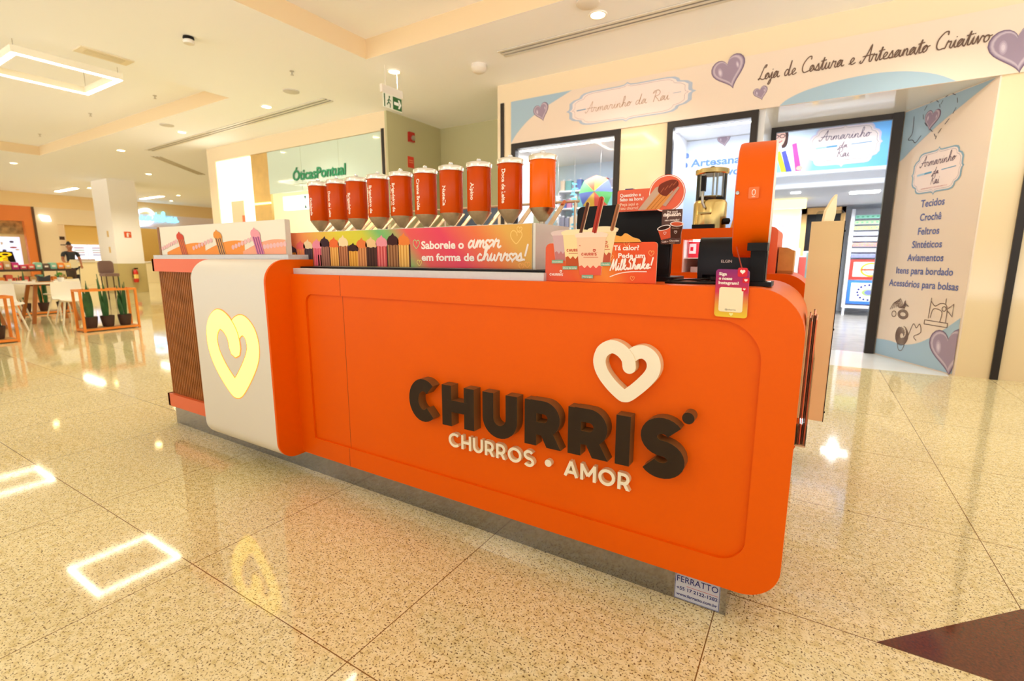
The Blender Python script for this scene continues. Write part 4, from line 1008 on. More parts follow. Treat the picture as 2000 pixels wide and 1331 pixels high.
# --- leaflet holder on the kiosk end
LH = root('leaflet_holder', (.01, 1.9, .63), 'clear leaflet holder full of brown and orange leaflets on the kiosk end', 'holder')
g = MB(); g.box(.001, .004, 1.72, 1.95, .615, 1.0, M_ACRYL); g.box(.028, .031, 1.72, 1.95, .615, .9, M_ACRYL); g.box(.001, .031, 1.72, 1.95, .61, .615, mat('frosted_base', (206, 180, 140), .3)); g.build('holder_body', LH)
for k, (x, c, h) in enumerate(((.007, (110, 58, 34), 1.02), (.012, (214, 96, 64), 1.01), (.018, (84, 46, 30), 1.03), (.024, (232, 130, 90), 1.015))):
    g = MB(); g.box(x, x + .0035, 1.725 + .004 * k, 1.93, .615, h, flat(c)); g.tube(smooth([(x + .002, 1.73, h), (x + .003, 1.76, h + .012), (x + .001, 1.80, h)], 3), .002, flat((246, 190, 160)), 6)
    tag(g.build('leaflet', org=(x, 1.83, .615)), ['brown leaflet closest to the kiosk end in the clear holder', 'coral leaflet just outside the brown one in the clear holder', 'darkest brown leaflet in the clear holder', 'pale orange outermost leaflet in the clear holder'][k], 'leaflet', 'leaflets in the clear holder')

# ================================================================== SEWING SHOP SIGNS AND GOODS
FW = Frame((0, YW, 0), (1, 0, 0), (0, 0, 1), (0, -1, 0))
LILAC, LILD, LILL = flat((150, 128, 152)), flat((116, 96, 122)), flat((206, 190, 200))
GB = M_BLUEP; BRN = flat((108, 84, 70)); SLATE = flat((100, 112, 166))
def puffy(b, fr, cx, cy, s, l, tilt=0, xmax=1e9):
    def cl(pts): return [(min(x, xmax), y) for x, y in pts]
    """picture of a puffy satin heart"""
    c, sn = math.cos(R(tilt)), math.sin(R(tilt)); n = 9
    def mixc(t): return flat(tuple(int(p + (q - p) * t) for p, q in zip((112, 92, 116), (206, 190, 200))))
    for k in range(n):
        t = k / (n - 1); sc_k = 1 - .26 * t
        poly(b, fr, cl(heart_poly(cx - s * .03 * t, cy + s * .035 * t, s * sc_k, s * sc_k, tilt=tilt)), mixc(.95 * math.sin(t * 2.2) ** 1.2 if t < .72 else .95 - (t - .72) * 1.6), l + .0004 * k)
    for ox, oy, rx, ry in ((-.25, .13, .07, .15), (.27, .15, .045, .11)):
        for q in range(3):
            x, y = cx + (ox * c - oy * sn) * s, cy + (ox * sn + oy * c) * s; f = 1 - .28 * q
            if x + rx * s < xmax: poly(b, fr, [(x + (u * c - v * sn), y + (u * sn + v * c)) for u, v in circ(0, 0, rx * s * f, ry * s * f, 16)], flat((176 + 18 * q, 158 + 20 * q, 176 + 16 * q)), l + .0004 * (n + q))
def brand_plaque(b, fr, cx, cy, w_, h_, l, edge, lines):
    poly(b, fr, plaque(cx, cy, w_ * 1.05, h_ * 1.06), flat(edge), l)
    poly(b, fr, plaque(cx, cy, w_ * .99, h_ * .99), flat((240, 222, 214)), l + .001)
    stroke(b, fr, plaque(cx, cy, w_ * .94, h_ * .92), h_ * .008, flat((150, 140, 150)), l + .002, closed=True)
    if lines == 1:
        script(b, fr, 'Armarinho da Rai', cx - w_ * .37, cy - h_ * .13, h_ * .32, flat((176, 140, 104)), l + .003, .04, width=w_ * .72, rise=.0)
        stroke(b, fr, [(cx - w_ * .45, cy - h_ * .02), (cx - w_ * .37, cy - h_ * .01)], h_ * .035, flat((130, 160, 190)), l + .003)
        stroke(b, fr, [(cx + w_ * .38, cy + h_ * .03), (cx + w_ * .44, cy + h_ * .03)], h_ * .015, flat((150, 170, 190)), l + .003)
    else:
        script(b, fr, 'Armarinho', cx, cy + h_ * .17, h_ * .26, flat((96, 76, 96)), l + .003, .055, width=w_ * .74, al='c')
        script(b, fr, 'da', cx, cy - h_ * .07, h_ * .17, flat((120, 96, 112)), l + .003, .08, width=w_ * .12, al='c')
        script(b, fr, 'Rai', cx, cy - h_ * .32, h_ * .25, flat((96, 76, 96)), l + .003, .055, width=w_ * .2, al='c')
        stroke(b, fr, [(cx - w_ * .40, cy - h_ * .03), (cx - w_ * .26, cy - h_ * .02)], h_ * .05, flat((170, 200, 220)), l + .003)
        stroke(b, fr, [(cx - w_ * .26, cy - h_ * .02), (cx - w_ * .10, cy - h_ * .01)], h_ * .045, flat((96, 160, 196)), l + .003)
        stroke(b, fr, [(cx + w_ * .12, cy + h_ * .0), (cx + w_ * .40, cy + h_ * .02)], h_ * .02, flat((96, 160, 196)), l + .003)
        text(b, fr, 'ARTESANATO E COSTURA CRIATIVA', cx, cy - h_ * .42, h_ * .03, flat((190, 110, 110)), l + .003, .0, width=w_ * .56, al='c')
FA = root('fascia_sign', (-1.3, YW, 3.2), 'long pink-beige printed sign with lilac hearts above the sewing shop entrance', 'sign')
b = MB(); b.box(-4.04, 1.66, YW - .02, YW, 2.892, 3.487, M_PINKP); b.build('panel', FA)
FF = Frame((0, YW - .02, 0), (1, 0, 0), (0, 0, 1), (0, -1, 0))
b = MB(); poly(b, FF, smooth([(-4.035, 2.90), (-3.93, 3.03), (-3.72, 3.20), (-3.45, 3.33), (-3.22, 3.42), (-3.05, 3.484)], 4) + [(-4.035, 3.484)], GB, .001)
b.build('blue_shape', FA); b = MB()
arc = smooth([(-.48, 2.894), (-.40, 2.955), (-.22, 3.02), (.1, 3.07), (.42, 3.08), (.68, 3.045), (.88, 2.98), (1.03, 2.894)], 5)
poly(b, FF, arc, GB, .001)
b.build('blue_shape', FA)
for a_ in ((-3.52, 3.26, .25, .002, 14), (-1.03, 3.335, .37, .002, 16), (-.68, 3.055, .15, .002, 14), (1.44, 3.09, .42, .002, 8)):
    b = MB(); puffy(b, FF, *a_); b.build('heart_picture', FA)
b = MB(); brand_plaque(b, FF, -2.262, 3.21, 1.56, .40, .002, (178, 190, 206), 1); b.build('brand_plaque', FA)
b = MB(); script(b, FF, 'Loja de Costura e Artesanato Criativo', -.72, 3.205, .155, BRN, .003, .07, width=1.95); b.build('script_lettering', FA)
# splayed entrance panel print
FR_ = Frame(A + Vector((0, 0, 0)), dv, (0, 0, 1), -nv)
LEN = (Bp - A).length
EP = root('entrance_panel', A, 'tall pink-beige printed panel listing Tecidos to Acessórios beside the shop entrance', 'sign')
def S_(s): return s * 1.172 * (1.0)            # measured fraction -> metres along the panel
# the text runs from the deep end towards the camera end, so mirror the axis: x' = -(distance from A)
FRm = Frame(A, -dv, (0, 0, 1), -nv)
def px_(s): return -s * 1.172
b = MB(); poly(b, FRm, [(px_(.985), .01), (px_(.0), .01), (px_(0), 2.89), (px_(.985), 2.89)], M_PINKP, .002); b.build('panel_print', EP)
b = MB(); poly(b, FRm, smooth([(px_(.93), 2.36), (px_(.80), 2.46), (px_(.55), 2.62), (px_(.3), 2.75), (px_(.03), 2.885)], 4) + [(px_(.985), 2.885), (px_(.985), 2.33)], GB, .004); b.build('blue_shape', EP); b = MB()
poly(b, FRm, smooth([(px_(.985), .20), (px_(.8), .21), (px_(.6), .20), (px_(.4), .27), (px_(.2), .42), (px_(.01), .60)], 4) + [(px_(.01), .012), (px_(.985), .012)], GB, .004); b.build('blue_shape', EP)
b = MB(); puffy(b, FRm, px_(.07), .22, .50, .006, 10, px_(.005)); b.build('heart_picture', EP); b = MB()
puffy(b, FRm, px_(.635), 2.69, .22, .006, -8); b.build('heart_picture', EP); b = MB()
hp = heart_poly(px_(.56), 2.69, .44, .42); 
for k in range(0, 36, 2): stroke(b, FRm, [hp[k], hp[(k + 1) % 36]], .008, flat((90, 80, 90)), .005)
b.build('stitched_heart_line', EP); b = MB()
stroke(b, FRm, smooth([(px_(.86), 2.80), (px_(.855), 2.62), (px_(.90), 2.56), (px_(.84), 2.54), (px_(.80), 2.50), (px_(.74), 2.56)], 4), .008, flat((90, 80, 90)), .006)
b.build('needle_drawing', EP)
b = MB(); brand_plaque(b, FRm, px_(.50), 2.135, .62, .42, .005, (140, 170, 186), 3); b.build('brand_plaque', EP)
b = MB()
for s_, z, w_ in (('Tecidos', 1.765, .32), ('Crochê', 1.615, .29), ('Feltros', 1.462, .29), ('Sintéticos', 1.317, .41), ('Aviamentos', 1.170, .50), ('Itens para bordado', 1.022, .79), ('Acessórios para bolsas', .872, .97)):
    text(b, FRm, s_, px_(.49), z, .078, SLATE, .005, .016, width=w_, al='c')
b.build('lettering', EP)
b = MB(); DR = flat((112, 90, 80)); pen = .008
DRW = b
def dr(pts, cl=False): stroke(b, FRm, pts, pen, DR, .006, closed=cl)
mx, mz = px_(.24), .60
dr([(mx - .17, mz - .12), (mx + .13, mz - .12), (mx + .13, mz - .075), (mx - .17, mz - .075)], True)
dr(smooth([(mx + .10, mz - .075), (mx + .10, mz + .06), (mx + .07, mz + .12), (mx + .0, mz + .12), (mx - .06, mz + .09), (mx - .12, mz + .14)], 4)); dr(smooth([(mx + .03, mz - .075), (mx + .04, mz + .03), (mx - .02, mz + .06), (mx - .08, mz + .05), (mx - .10, mz - .04)], 4)); dr([(mx - .12, mz + .17), (mx - .125, mz - .05)])
dr(circ(mx + .06, mz + .07, .025, n=12), True); dr([(mx + .11, mz + .08), (mx + .17, mz + .13), (mx + .17, mz - .0), (mx + .11, mz + .05)]); dr([(mx + .07, mz + .13), (mx + .07, mz + .18)])
b.build('sewing_machine_drawing', EP); b = MB()
cx, cz = px_(.64), .30
for k in range(7): dr(circ(cx, cz, .03 + .011 * k, .035 + .013 * k, 18, 20 * k, 20 * k + 320))
dr(smooth([(cx + .10, cz + .02), (cx + .15, cz + .16), (cx + .2, cz + .12), (cx + .24, cz + .17), (cx + .27, cz + .08), (cx + .18, cz + .02), (cx + .22, cz - .02)], 4)); dr(smooth([(cx - .05, cz - .1), (cx - .02, cz - .17), (cx + .03, cz - .17), (cx + .06, cz - .1)], 4))
b.build('thread_spool_drawing', EP); b = MB()
cx, cz = px_(.72), .62
for k in range(5): dr(smooth([(cx - .14 + .03 * k, cz - .03 + .01 * k), (cx - .08 + .02 * k, cz + .06 + .012 * k), (cx + .0 + .02 * k, cz + .0), (cx + .08, cz + .05 + .01 * k), (cx + .14 - .02 * k, cz + .03)], 3))
dr(circ(cx - .07, cz - .08, .035, n=12), True)
for k in range(3): dr(circ(cx + .07, cz - .07, .05 + .014 * k, .03 + .012 * k, 14), True)
b.build('scissors_drawing', EP)
# parasol hanging in window 1
UC = Vector((-2.95, 7.28, 2.19))
UM = root('parasol', UC, 'open parasol with rainbow coloured panels hanging in the show window', 'parasol')
ucol = [(250, 214, 70), (120, 140, 226), (92, 206, 110), (238, 92, 66), (250, 206, 60), (92, 120, 214), (96, 206, 110), (240, 96, 60)]
ax = Vector((.15, -1, .1)).normalized(); u1 = Vector((1, .15, 0)).normalized(); u2 = ax.cross(u1).normalized()
if u2.z < 0: u2 = -u2
for k in range(8):
    a0, a1 = R(90 - 45 * k - 45), R(90 - 45 * k); g = MB(); vs = []; n = 4; m_ = 4
    for i in range(n + 1):
        for j in range(m_ + 1):
            r_ = .265 * i / n; a = a0 + (a1 - a0) * j / m_
            rr_ = r_ * (1 - .06 * math.sin(math.pi * j / m_) * i / n)
            vs.append(UC + u1 * rr_ * math.cos(a) + u2 * rr_ * math.sin(a) + ax * (.09 * (1 - (i / n) ** 2)))
    g.add(vs, [(i * 5 + j, i * 5 + j + 1, i * 5 + j + 6, i * 5 + j + 5) for i in range(n) for j in range(m_)], mat('parasol_%d' % k, ucol[k - 8], .5))
    g.build('panel', UM)['label'] = ['yellow', 'blue', 'green', 'red', 'yellow', 'blue', 'green', 'red'][k] + ' parasol panel'
g = MB(); g.tube([UC + ax * .1, UC - ax * .2], .008, M_STEEL, 8); g.tube([UC + ax * .085, UC + ax * .12], [.014, .004], M_STEEL, 8); g.build('shaft', UM)
g = MB(); g.tube([UC - ax * .2 , Vector((UC.x, UC.y + .2, 2.86))], .002, M_STEEL, 5); g.build('hanging_wire', UM)
# shelves of small goods in window 1
g = MB()
for z in (.6, 1.0, 1.35, 1.7, 2.05, 2.35): g.box(-4.0, -2.3, 8.1, 8.4, z, z + .025, M_SHOPW)
for x in (-4.0, -3.45, -2.9, -2.32): g.box(x, x + .02, 8.1, 8.4, .0, 2.375, M_SHOPW)
SH = tag(g.build('display_shelf', org=(-3.2, 8.25, 0)), 'white shelf unit behind the parasol in the show window', 'shelf')
pc = [((206, 60, 110), 'magenta'), ((90, 120, 190), 'blue'), ((236, 214, 190), 'cream'), ((60, 50, 70), 'dark'), ((120, 180, 180), 'teal'), ((200, 140, 170), 'pink'), ((150, 150, 170), 'grey')]
rnd = random.Random(3)
rown = {1.7: 'third row down', 2.05: 'second row down', 2.35: 'top row', 1.35: 'fourth row down'}
for z in (2.35, 2.05, 1.7, 1.35):
    x = -3.97; n = 0
    while x < -2.42:
        w_ = rnd.uniform(.07, .12); h = rnd.uniform(.16, .27)
        c, cn = pc[rnd.randrange(len(pc))]; n += 1
        if not any(abs(x + w_ / 2 - q) < w_ / 2 + .02 for q in (-3.44, -2.89)):
            g = MB(); g.prism(rr(x, x + w_, 8.13, 8.25, (.012,) * 4, 2), z + .025, z + .025 + h * .8, 'z', flat(c)); g.lathe([(w_ * .3, 0), (w_ * .3, h * .12), (0, h * .13)], 8, flat((230, 230, 235)), (x + w_ / 2, 8.19, z + .025 + h * .8))
            tag(g.build('thread_box', org=(x + w_ / 2, 8.19, z + .025)), '%s boxed yarn, place %d in the %s of the show window shelf' % (cn, n, rown[z]), 'yarn', 'yarn boxes on the window shelf')
        x += w_ + .015
# feather garlands
def garland(x, y, z0, z1, c, lab, r0=.055):
    g = MB(); n = 22; rnd = random.Random(int(x * 77))
    for i in range(n):
        z = z0 + (z1 - z0) * i / (n - 1)
        for k in range(7):
            a = rnd.uniform(0, 6.28); l = r0 * rnd.uniform(.8, 1.4)
            p = Vector((x, y, z)); q = p + Vector((math.cos(a) * l, math.sin(a) * l, rnd.uniform(-.05, .03)))
            g.add([p + Vector((0, 0, .012)), p - Vector((0, 0, .012)), (p + q) / 2 + Vector((0, 0, .016)), q], [(0, 1, 3, 2)], c)
    g.tube([(x, y, z0), (x, y, z1)], .006, c, 5)
    g.tube([(x, y, z1), (x, y, 2.86)], .002, M_STEEL, 4)
    tag(g.build('feather_garland', org=(x, y, z0)), lab, 'garland', 'feather garlands in the show window')
CY = mat('cyan_feather', (110, 206, 226), .7); WF = mat('white_feather', (240, 240, 240), .7)
garland(-3.52, 7.75, .7, 2.42, CY, 'cyan feather garland hanging left of the parasol'); garland(-3.75, 7.6, .7, 2.2, WF, 'white feather garland hanging behind the unlabelled orange dispenser'); garland(-2.5, 7.5, .7, 2.45, WF, 'white feather garland hanging right of the parasol beside the window frame')
# poster in window 2
WP = root('window_poster', (-1.1, 7.6, 1.9), 'pale blue poster lettered de Costura e Artesanato Criativo in the second show window', 'poster')
g = MB(); g.box(-2.1, -.66, 7.6, 7.63, .5, 2.85, ramp_mat('pale_blue_poster', [(0, (206, 222, 246)), (.6, (190, 214, 246)), (1, (226, 236, 250))], 2, -1.2, .95)); g.build('board', WP)
FPo = Frame((0, 7.6, 0), (1, 0, 0), (0, 0, 1), (0, -1, 0)); PB = flat((92, 134, 208))
b = MB(); text(b, FPo, 'de', -1.79, 2.625, .095, PB, .002, .03, width=.13); text(b, FPo, 'e Artesanato', -1.755, 2.495, .10, PB, .002, .03, width=.94); text(b, FPo, 'Criativo', -1.50, 2.345, .10, PB, .002, .03, width=.53)
b.build('lettering', WP)
b = MB(); puffy(b, FPo, -1.20, 2.81, .17, .002, 10); b.build('heart_picture', WP)
# bulkhead banner
BB = root('shop_banner', (0, 9.2, 2.9), 'light blue banner with a printed woman holding fabric rolls inside the shop', 'banner')
b = MB(); b.box(-.95, .98, 9.185, 9.2, 2.545, 3.24, ramp_mat('sky_banner_print', [(0, (228, 240, 250)), (.38, (220, 236, 250)), (.46, (138, 200, 248)), (1, (118, 190, 248))], 0, -.95, .98, rot=-.25)); b.build('board', BB)
FBn = Frame((0, 9.185, 0), (1, 0, 0), (0, 0, 1), (0, -1, 0))
b = MB(); brand_plaque(b, FBn, .235, 2.885, .86, .53, .003, (216, 206, 224), 3); b.build('brand_plaque', BB)
b = MB(); cx = -.645
poly(b, FBn, smooth([(cx - .1, 3.16), (cx + .1, 3.235), (cx + .14, 3.05), (cx + .1, 2.93), (cx - .06, 2.96)], 3, True), flat((74, 46, 40)), .003)
poly(b, FBn, smooth([(cx - .05, 3.20), (cx + .07, 3.19), (cx + .10, 3.08), (cx + .06, 2.97), (cx - .02, 2.97), (cx - .07, 3.08)], 3, True), flat((236, 186, 168)), .004)
for o in (-.035, .055): stroke(b, FBn, circ(cx + o, 3.11, .036, .026, 14), .010, flat((40, 30, 34)), .006, closed=True)
stroke(b, FBn, [(cx + .0, 3.115), (cx + .02, 3.115)], .008, flat((40, 30, 34)), .006); stroke(b, FBn, smooth([(cx - .01, 3.035), (cx + .025, 3.02), (cx + .055, 3.04)], 3), .014, flat((206, 70, 80)), .006)
stroke(b, FBn, [(cx + .008, 3.09), (cx + .018, 3.055)], .006, flat((206, 150, 130)), .006)
poly(b, FBn, [(cx - .02, 2.97), (cx + .05, 2.97), (cx + .07, 2.90), (cx + .16, 2.86), (cx + .22, 2.56), (cx - .2, 2.56), (cx - .14, 2.88)], flat((238, 226, 232)), .0035)
for x0, x1, c in ((-.09, .01, (150, 210, 240)), (-.02, .09, (206, 222, 60)), (.06, .16, (86, 90, 220)), (.20, .29, (236, 84, 160))):
    poly(b, FBn, [(cx + x0, 2.87 + (.1 if x0 > .15 else 0)), (cx + x0 + .06, 2.885 + (.1 if x0 > .15 else 0)), (cx + x1 + .07, 2.56), (cx + x1 - .01, 2.56)], flat(c), .006)
poly(b, FBn, circ(cx + .33, 2.60, .045, .035, 14), flat((232, 178, 160)), .008); b.build('portrait', BB)['label'] = 'printed woman in dark glasses with coloured fabric rolls'
b = MB(); poly(b, FBn, circ(.98, 2.78, .13, .2, 20, 90, 270), flat((176, 176, 236)), .003); b.build('lilac_disc', BB)
# towel stand, rugs, door frame and details deep in the shop
TS = root('towel_stand', (.95, 12.5, 0), 'white stand of striped towels and two mats seen through the shop entrance', 'stand')
g = MB(); g.box(.60, .66, 12.5, 12.9, .22, 2.2, M_SHOPW); g.box(1.42, 1.48, 12.5, 12.9, .22, 2.2, M_SHOPW); g.box(.60, 1.48, 12.86, 12.9, .22, 2.2, M_SHOPW); g.box(.60, 1.48, 12.5, 12.9, .16, .22, M_SHOPW); g.box(.62, .66, 12.5, 12.9, 0, .16, M_SHOPW); g.box(1.42, 1.46, 12.5, 12.9, 0, .16, M_SHOPW); g.build('rack', TS)
FT2 = Frame((0, 12.5, 0), (1, 0, 0), (0, 0, 1), (0, -1, 0))
tw = [(150, 214, 190, 'mint'), (176, 206, 150, 'pale green'), (196, 196, 110, 'olive'), (196, 200, 214, 'grey'), (214, 206, 206, 'pale pink'), (206, 120, 100, 'red-dotted'), (186, 180, 186, 'zigzag grey'), (120, 124, 170, 'blue checked')]
for k, (r_, g_, b_, nm) in enumerate(tw):
    z1 = 2.08 - k * .112; g = MB(); c = flat((r_, g_, b_)); w2 = flat((236, 238, 240)); dk = flat((110, 104, 120))
    y = 12.50 - .004
    g.tube([(.67, y + .03, z1 - .04), (1.41, y + .03, z1 - .04)], .034, w2, 10)
    g.box(.67, 1.41, y - .006, y, z1 - .075, z1 - .01, c); g.box(.67, 1.41, y - .008, y, z1 - .090, z1 - .078, dk)
    for q in range(9): poly(g, FT2, circ(.71 + q * .083, z1 - .042, .024, .016, 6), dk if k > 2 else flat((90, 160, 120)), .012)
    tag(g.build('towel', org=(1.04, 12.5, z1 - .09)), '%s patterned towel, %s on the white stand' % (nm, ['topmost', 'second from top', 'third from top', 'fourth from top', 'fifth from top', 'sixth from top', 'second from the bottom', 'lowest, just above the red mat'][k]), 'towel', 'towels on the stand')
for z0, z1, c, c2, nm in ((.76, 1.17, (206, 60, 50), (226, 150, 40), 'red-bordered mat with a yellow ring hanging below the towels'), (.25, .74, (66, 120, 226), (40, 40, 120), 'blue-bordered mat with a dark dotted ring hanging at the bottom of the stand')):
    g = MB(); g.box(.67, 1.41, 12.485, 12.496, z0, z1, flat(c)); mx = 1.04; mz = (z0 + z1) / 2
    poly(g, FT2, rr(.73, 1.35, z0 + .06, z1 - .05, (.005,) * 4, 2), flat((236, 238, 220)), .016)
    if c[0] > 100: stroke(g, FT2, circ(mx, mz, .17, .13, 24), .035, flat(c2), .018, closed=True); stroke(g, FT2, circ(mx, mz, .11, .085, 20), .02, flat((120, 170, 180)), .018, closed=True); stroke(g, FT2, [(mx - .16, mz), (mx + .16, mz)], .035, flat((200, 80, 50)), .02)
    else:
        for q in range(16): poly(g, FT2, circ(mx + .19 * math.cos(q * .3927), mz + .155 * math.sin(q * .3927), .022, n=8), flat(c2), .018)
        poly(g, FT2, circ(mx, mz, .12, .07, 16), flat((160, 180, 110)), .018); poly(g, FT2, circ(mx, mz, .07, .05, 12), flat((110, 120, 190)), .02)
    tag(g.build('mat', org=(mx, 12.49, z0)), nm, 'mat', 'mats on the towel stand')
g = MB(); WO = mat('pine_frame', (222, 170, 100), .5, noise=.1, nscale=8)
g.box(-.33, -.2, 12.6, 12.75, 0, 2.27, WO); g.box(-.33, .5, 12.6, 12.75, 2.14, 2.27, WO); g.box(.42, .5, 12.6, 12.75, 0, 2.27, WO); g.box(-.2, .42, 12.7, 12.74, 1.35, 2.14, M_BLACK); g.box(-.2, .42, 12.7, 12.74, 0, 1.35, mat('pale_blue_door', (206, 218, 232), .5))
struct(g.build('door_2', org=(0, 12.7, 0)))['label'] = 'pine door frame with a dark opening deep in the shop'
OS = root('oval_sign', (-.5, 10.89, 1.8), 'pale oval brand sign on the white column inside the shop', 'sign')
FO = Frame((0, 10.895, 0), (1, 0, 0), (0, 0, 1), (0, -1, 0)); g = MB(); solid_poly(g, FO, circ(-.58, 1.82, .22, .13, 28), flat((206, 204, 226)), 0, .01); g.build('plate', OS)
g = MB(); script(g, FO, 'Rai', -.58, 1.79, .07, flat((160, 150, 180)), .011, .08, width=.14, al='c'); g.build('lettering', OS)
g = MB(); g.box(-.92, -.20, 10.70, 10.9, 2.12, 2.28, mat('warm_cove_light', (255, 238, 170), .5, emit=1.6, ecol=(255, 232, 150))); tag(g.build('cove_light', org=(-.55, 10.8, 2.12)), 'warm yellow cove light at the top of the column inside the shop', 'light')
for x, c, h, nm in ((-.42, (190, 206, 226), 1.55, 'pale blue cloth bundle on the shop table'), (-.28, (230, 226, 214), 1.36, 'cream cloth stack on the shop table'), (-.16, (226, 96, 84), 1.22, 'red striped cloth roll on the shop table'), (-.06, (150, 176, 166), 1.3, 'grey green cloth roll on the shop table')):
    g = MB(); g.prism(rr(x - .06, x + .06, 10.45, 10.65, (.03,) * 4, 3), .8, h, 'z', flat(c)); g.prism(rr(x - .055, x + .055, 10.46, 10.64, (.03,) * 4, 3), h, h + .02, 'z', flat((236, 236, 236)))
    tag(g.build('cloth_roll', org=(x, 10.55, .8)), nm, 'cloth', 'cloth on the shop table')
g = MB(); g.box(-.75, .05, 10.3, 10.75, .76, .8, M_SHOPW)
for x in (-.72, .02): g.box(x - .02, x + .02, 10.32, 10.72, 0, .76, M_SHOPW)
tag(g.build('shop_table', org=(-.35, 10.5, 0)), 'white table with cloth rolls inside the sewing shop', 'table')
for x, y, lab in ((.63, 10.2, 'square white ceiling panel light inside the shop near the banner'), (-.35, 9.7, 'small square ceiling light inside the shop above the column')):
    s_ = .2 if x > 0 else .07
    g = MB(); g.box(x - s_, x + s_, y - s_ * .7, y + s_ * .7, 2.275, 2.29, M_LEDC); tag(g.build('panel_light', org=(x, y, 2.28)), lab, 'light')

# ================================================================== OPTICIAN, ALCOVE, CEILING
M_PGL = mat('pale_green_sign_glass', (206, 222, 206), .06, spec=.6)
OP = root('optician_front', (-8.5, YW, 2.3), 'pale green glass front with green ÓticasPontual lettering', 'shopfront')
g = MB(); g.box(-10.23, -6.79, YW + .02, YW + .05, 2.56, 3.43, M_PGL)
for x in (-9.1, -7.95): g.box(x - .004, x + .004, YW + .018, YW + .021, 2.56, 3.43, flat((186, 200, 176)))
g.build('sign_glass', OP)
FOp = Frame((0, YW + .0, 0), (1, 0, 0), (0, 0, 1), (0, -1, 0)); GRN = mat('green_letter', (36, 140, 92), .4)
vs, fs = glyphs('ÓticasPontual', .022); b = MB(); x0 = min(p[0] for p in vs); x1 = max(p[0] for p in vs)
kx = 1.62 / (x1 - x0)
for l in (-.018, .0): b.add([FOp(-9.385 + (p[0] - x0) * kx + .10 * p[1] * kx, 2.775 + p[1] * .285, l) for p in vs], fs, GRN)
b.build('sign_lettering', OP)
g = MB(); g.box(-9.4, -7.7, YW + .0, YW + .02, 2.70, 2.715, flat((214, 224, 206))); g.build('sign_ledge', OP)
g = MB(); g.box(-10.2, -8.35, YW + .3, YW + .4, 2.24, 2.53, mat('lit_white_sign', (255, 255, 250), .5, emit=1.3)); g.build('lit_header', OP)['label'] = 'bright white lit header with dark marks'
FX = Frame((0, YW + .3, 0), (1, 0, 0), (0, 0, 1), (0, -1, 0)); b = MB(); DG = flat((70, 110, 90))
for x, z, s_ in ((-9.42, 2.46, 1), (-9.42, 2.30, -1), (-9.02, 2.47, 1), (-9.0, 2.32, -1)):
    poly(b, FX, [(x - .05, z + .05 * s_), (x + .05, z + .05 * s_), (x, z - .04 * s_)], DG, .003)
stroke(b, FX, [(-9.0, 2.46), (-9.0, 2.32)], .014, DG, .004); b.build('header_marks', OP)
g = MB(); g.box(-10.86, -10.23, YW + .03, YW + .08, 0, 3.43, mat('tan_wood_panel', (206, 168, 96), .35, noise=.08, nscale=5)); g.build('wood_panel', OP)
g = MB(); g.box(-10.86, -10.23, YW + .0, YW + .03, 2.36, 2.40, mat('warm_led_line', (255, 236, 170), .5, emit=1.6, ecol=(255, 226, 140))); g.build('led_line', OP)
LW = root('lit_showcase', (-11.6, YW, 0), 'tall brightly lit white showcase at the far end of the optician', 'showcase')
M_LITW = mat('lit_white_panel', (255, 252, 240), .5, emit=1.1, ecol=(255, 250, 232))
g = MB(); g.box(-12.25, -10.9, YW + .02, YW + .06, 2.5, 3.42, M_LITW); g.box(-12.25, -11.85, YW + .02, YW + .06, 0, 2.5, M_LITW); g.box(-11.25, -10.9, YW + .02, YW + .06, 0, 2.5, M_LITW); g.build('lit_panel', LW)
g = MB(); g.box(-11.85, -11.25, YW + .35, YW + .38, 2.2, 2.55, mat('beige_niche', (236, 206, 140), .5)); g.box(-11.85, -11.25, YW + .3, YW + .38, 1.5, 2.2, mat('orange_red_niche', (206, 92, 40), .5)); g.build('niche', LW)
g = MB(); g.box(-10.2, -6.8, 8.6, 8.65, 0, 3.4, mat('mint_shop_wall', (206, 226, 196), .5)); g.box(-10.9, -10.85, YW + .1, 8.6, 0, 3.4, M_WALL); g.box(-12.2, -6.79, YW + .12, 8.6, 3.40, 3.43, M_WALL)
struct(g.build('wall_optician_inner'))
for x, c, lab in ((-9.3, (236, 150, 120), 'coral poster inside the optician'), (-8.85, (244, 206, 130), 'yellow poster inside the optician, beside the coral one')):
    g = MB(); g.box(x - .2, x + .2, 8.2, 8.22, 1.4, 2.32, flat(c)); g.box(x - .17, x + .17, 8.198, 8.2, 2.12, 2.18, flat((250, 236, 216))); tag(g.build('wall_poster', org=(x, 8.2, 1.4)), lab, 'poster')
# alcove fittings
FAl = Frame((-6.62, 0, 0), (0, 1, 0), (0, 0, 1), (1, 0, 0))
g = MB(); g.box(-6.62, -6.57, 7.10, 7.24, 3.33, 3.50, mat('alarm_red', (176, 36, 24), .4)); AR = tag(g.build('fire_alarm', org=(-6.6, 7.17, 3.33)), 'dark red alarm sounder high on the green alcove wall', 'alarm')
g = MB(); g.lathe([(.05, 0), (.045, .02), (0, .025)], 16, M_STEEL, (-6.57, 7.19, 3.40), 'x'); g.build('horn', AR)
g = MB(); solid_poly(g, FAl, [(7.08, 2.87), (7.24, 2.87), (7.24, 3.07), (7.08, 3.07)], mat('sign_red', (220, 60, 36), .4), 0, .008)
for z in (3.0, 2.965): stroke(g, FAl, [(7.11, z), (7.21, z)], .012, flat((240, 170, 120)), .010)
tag(g.build('red_wall_sign', org=(-6.61, 7.16, 2.87)), 'small square red sign below the alarm on the green wall', 'sign')
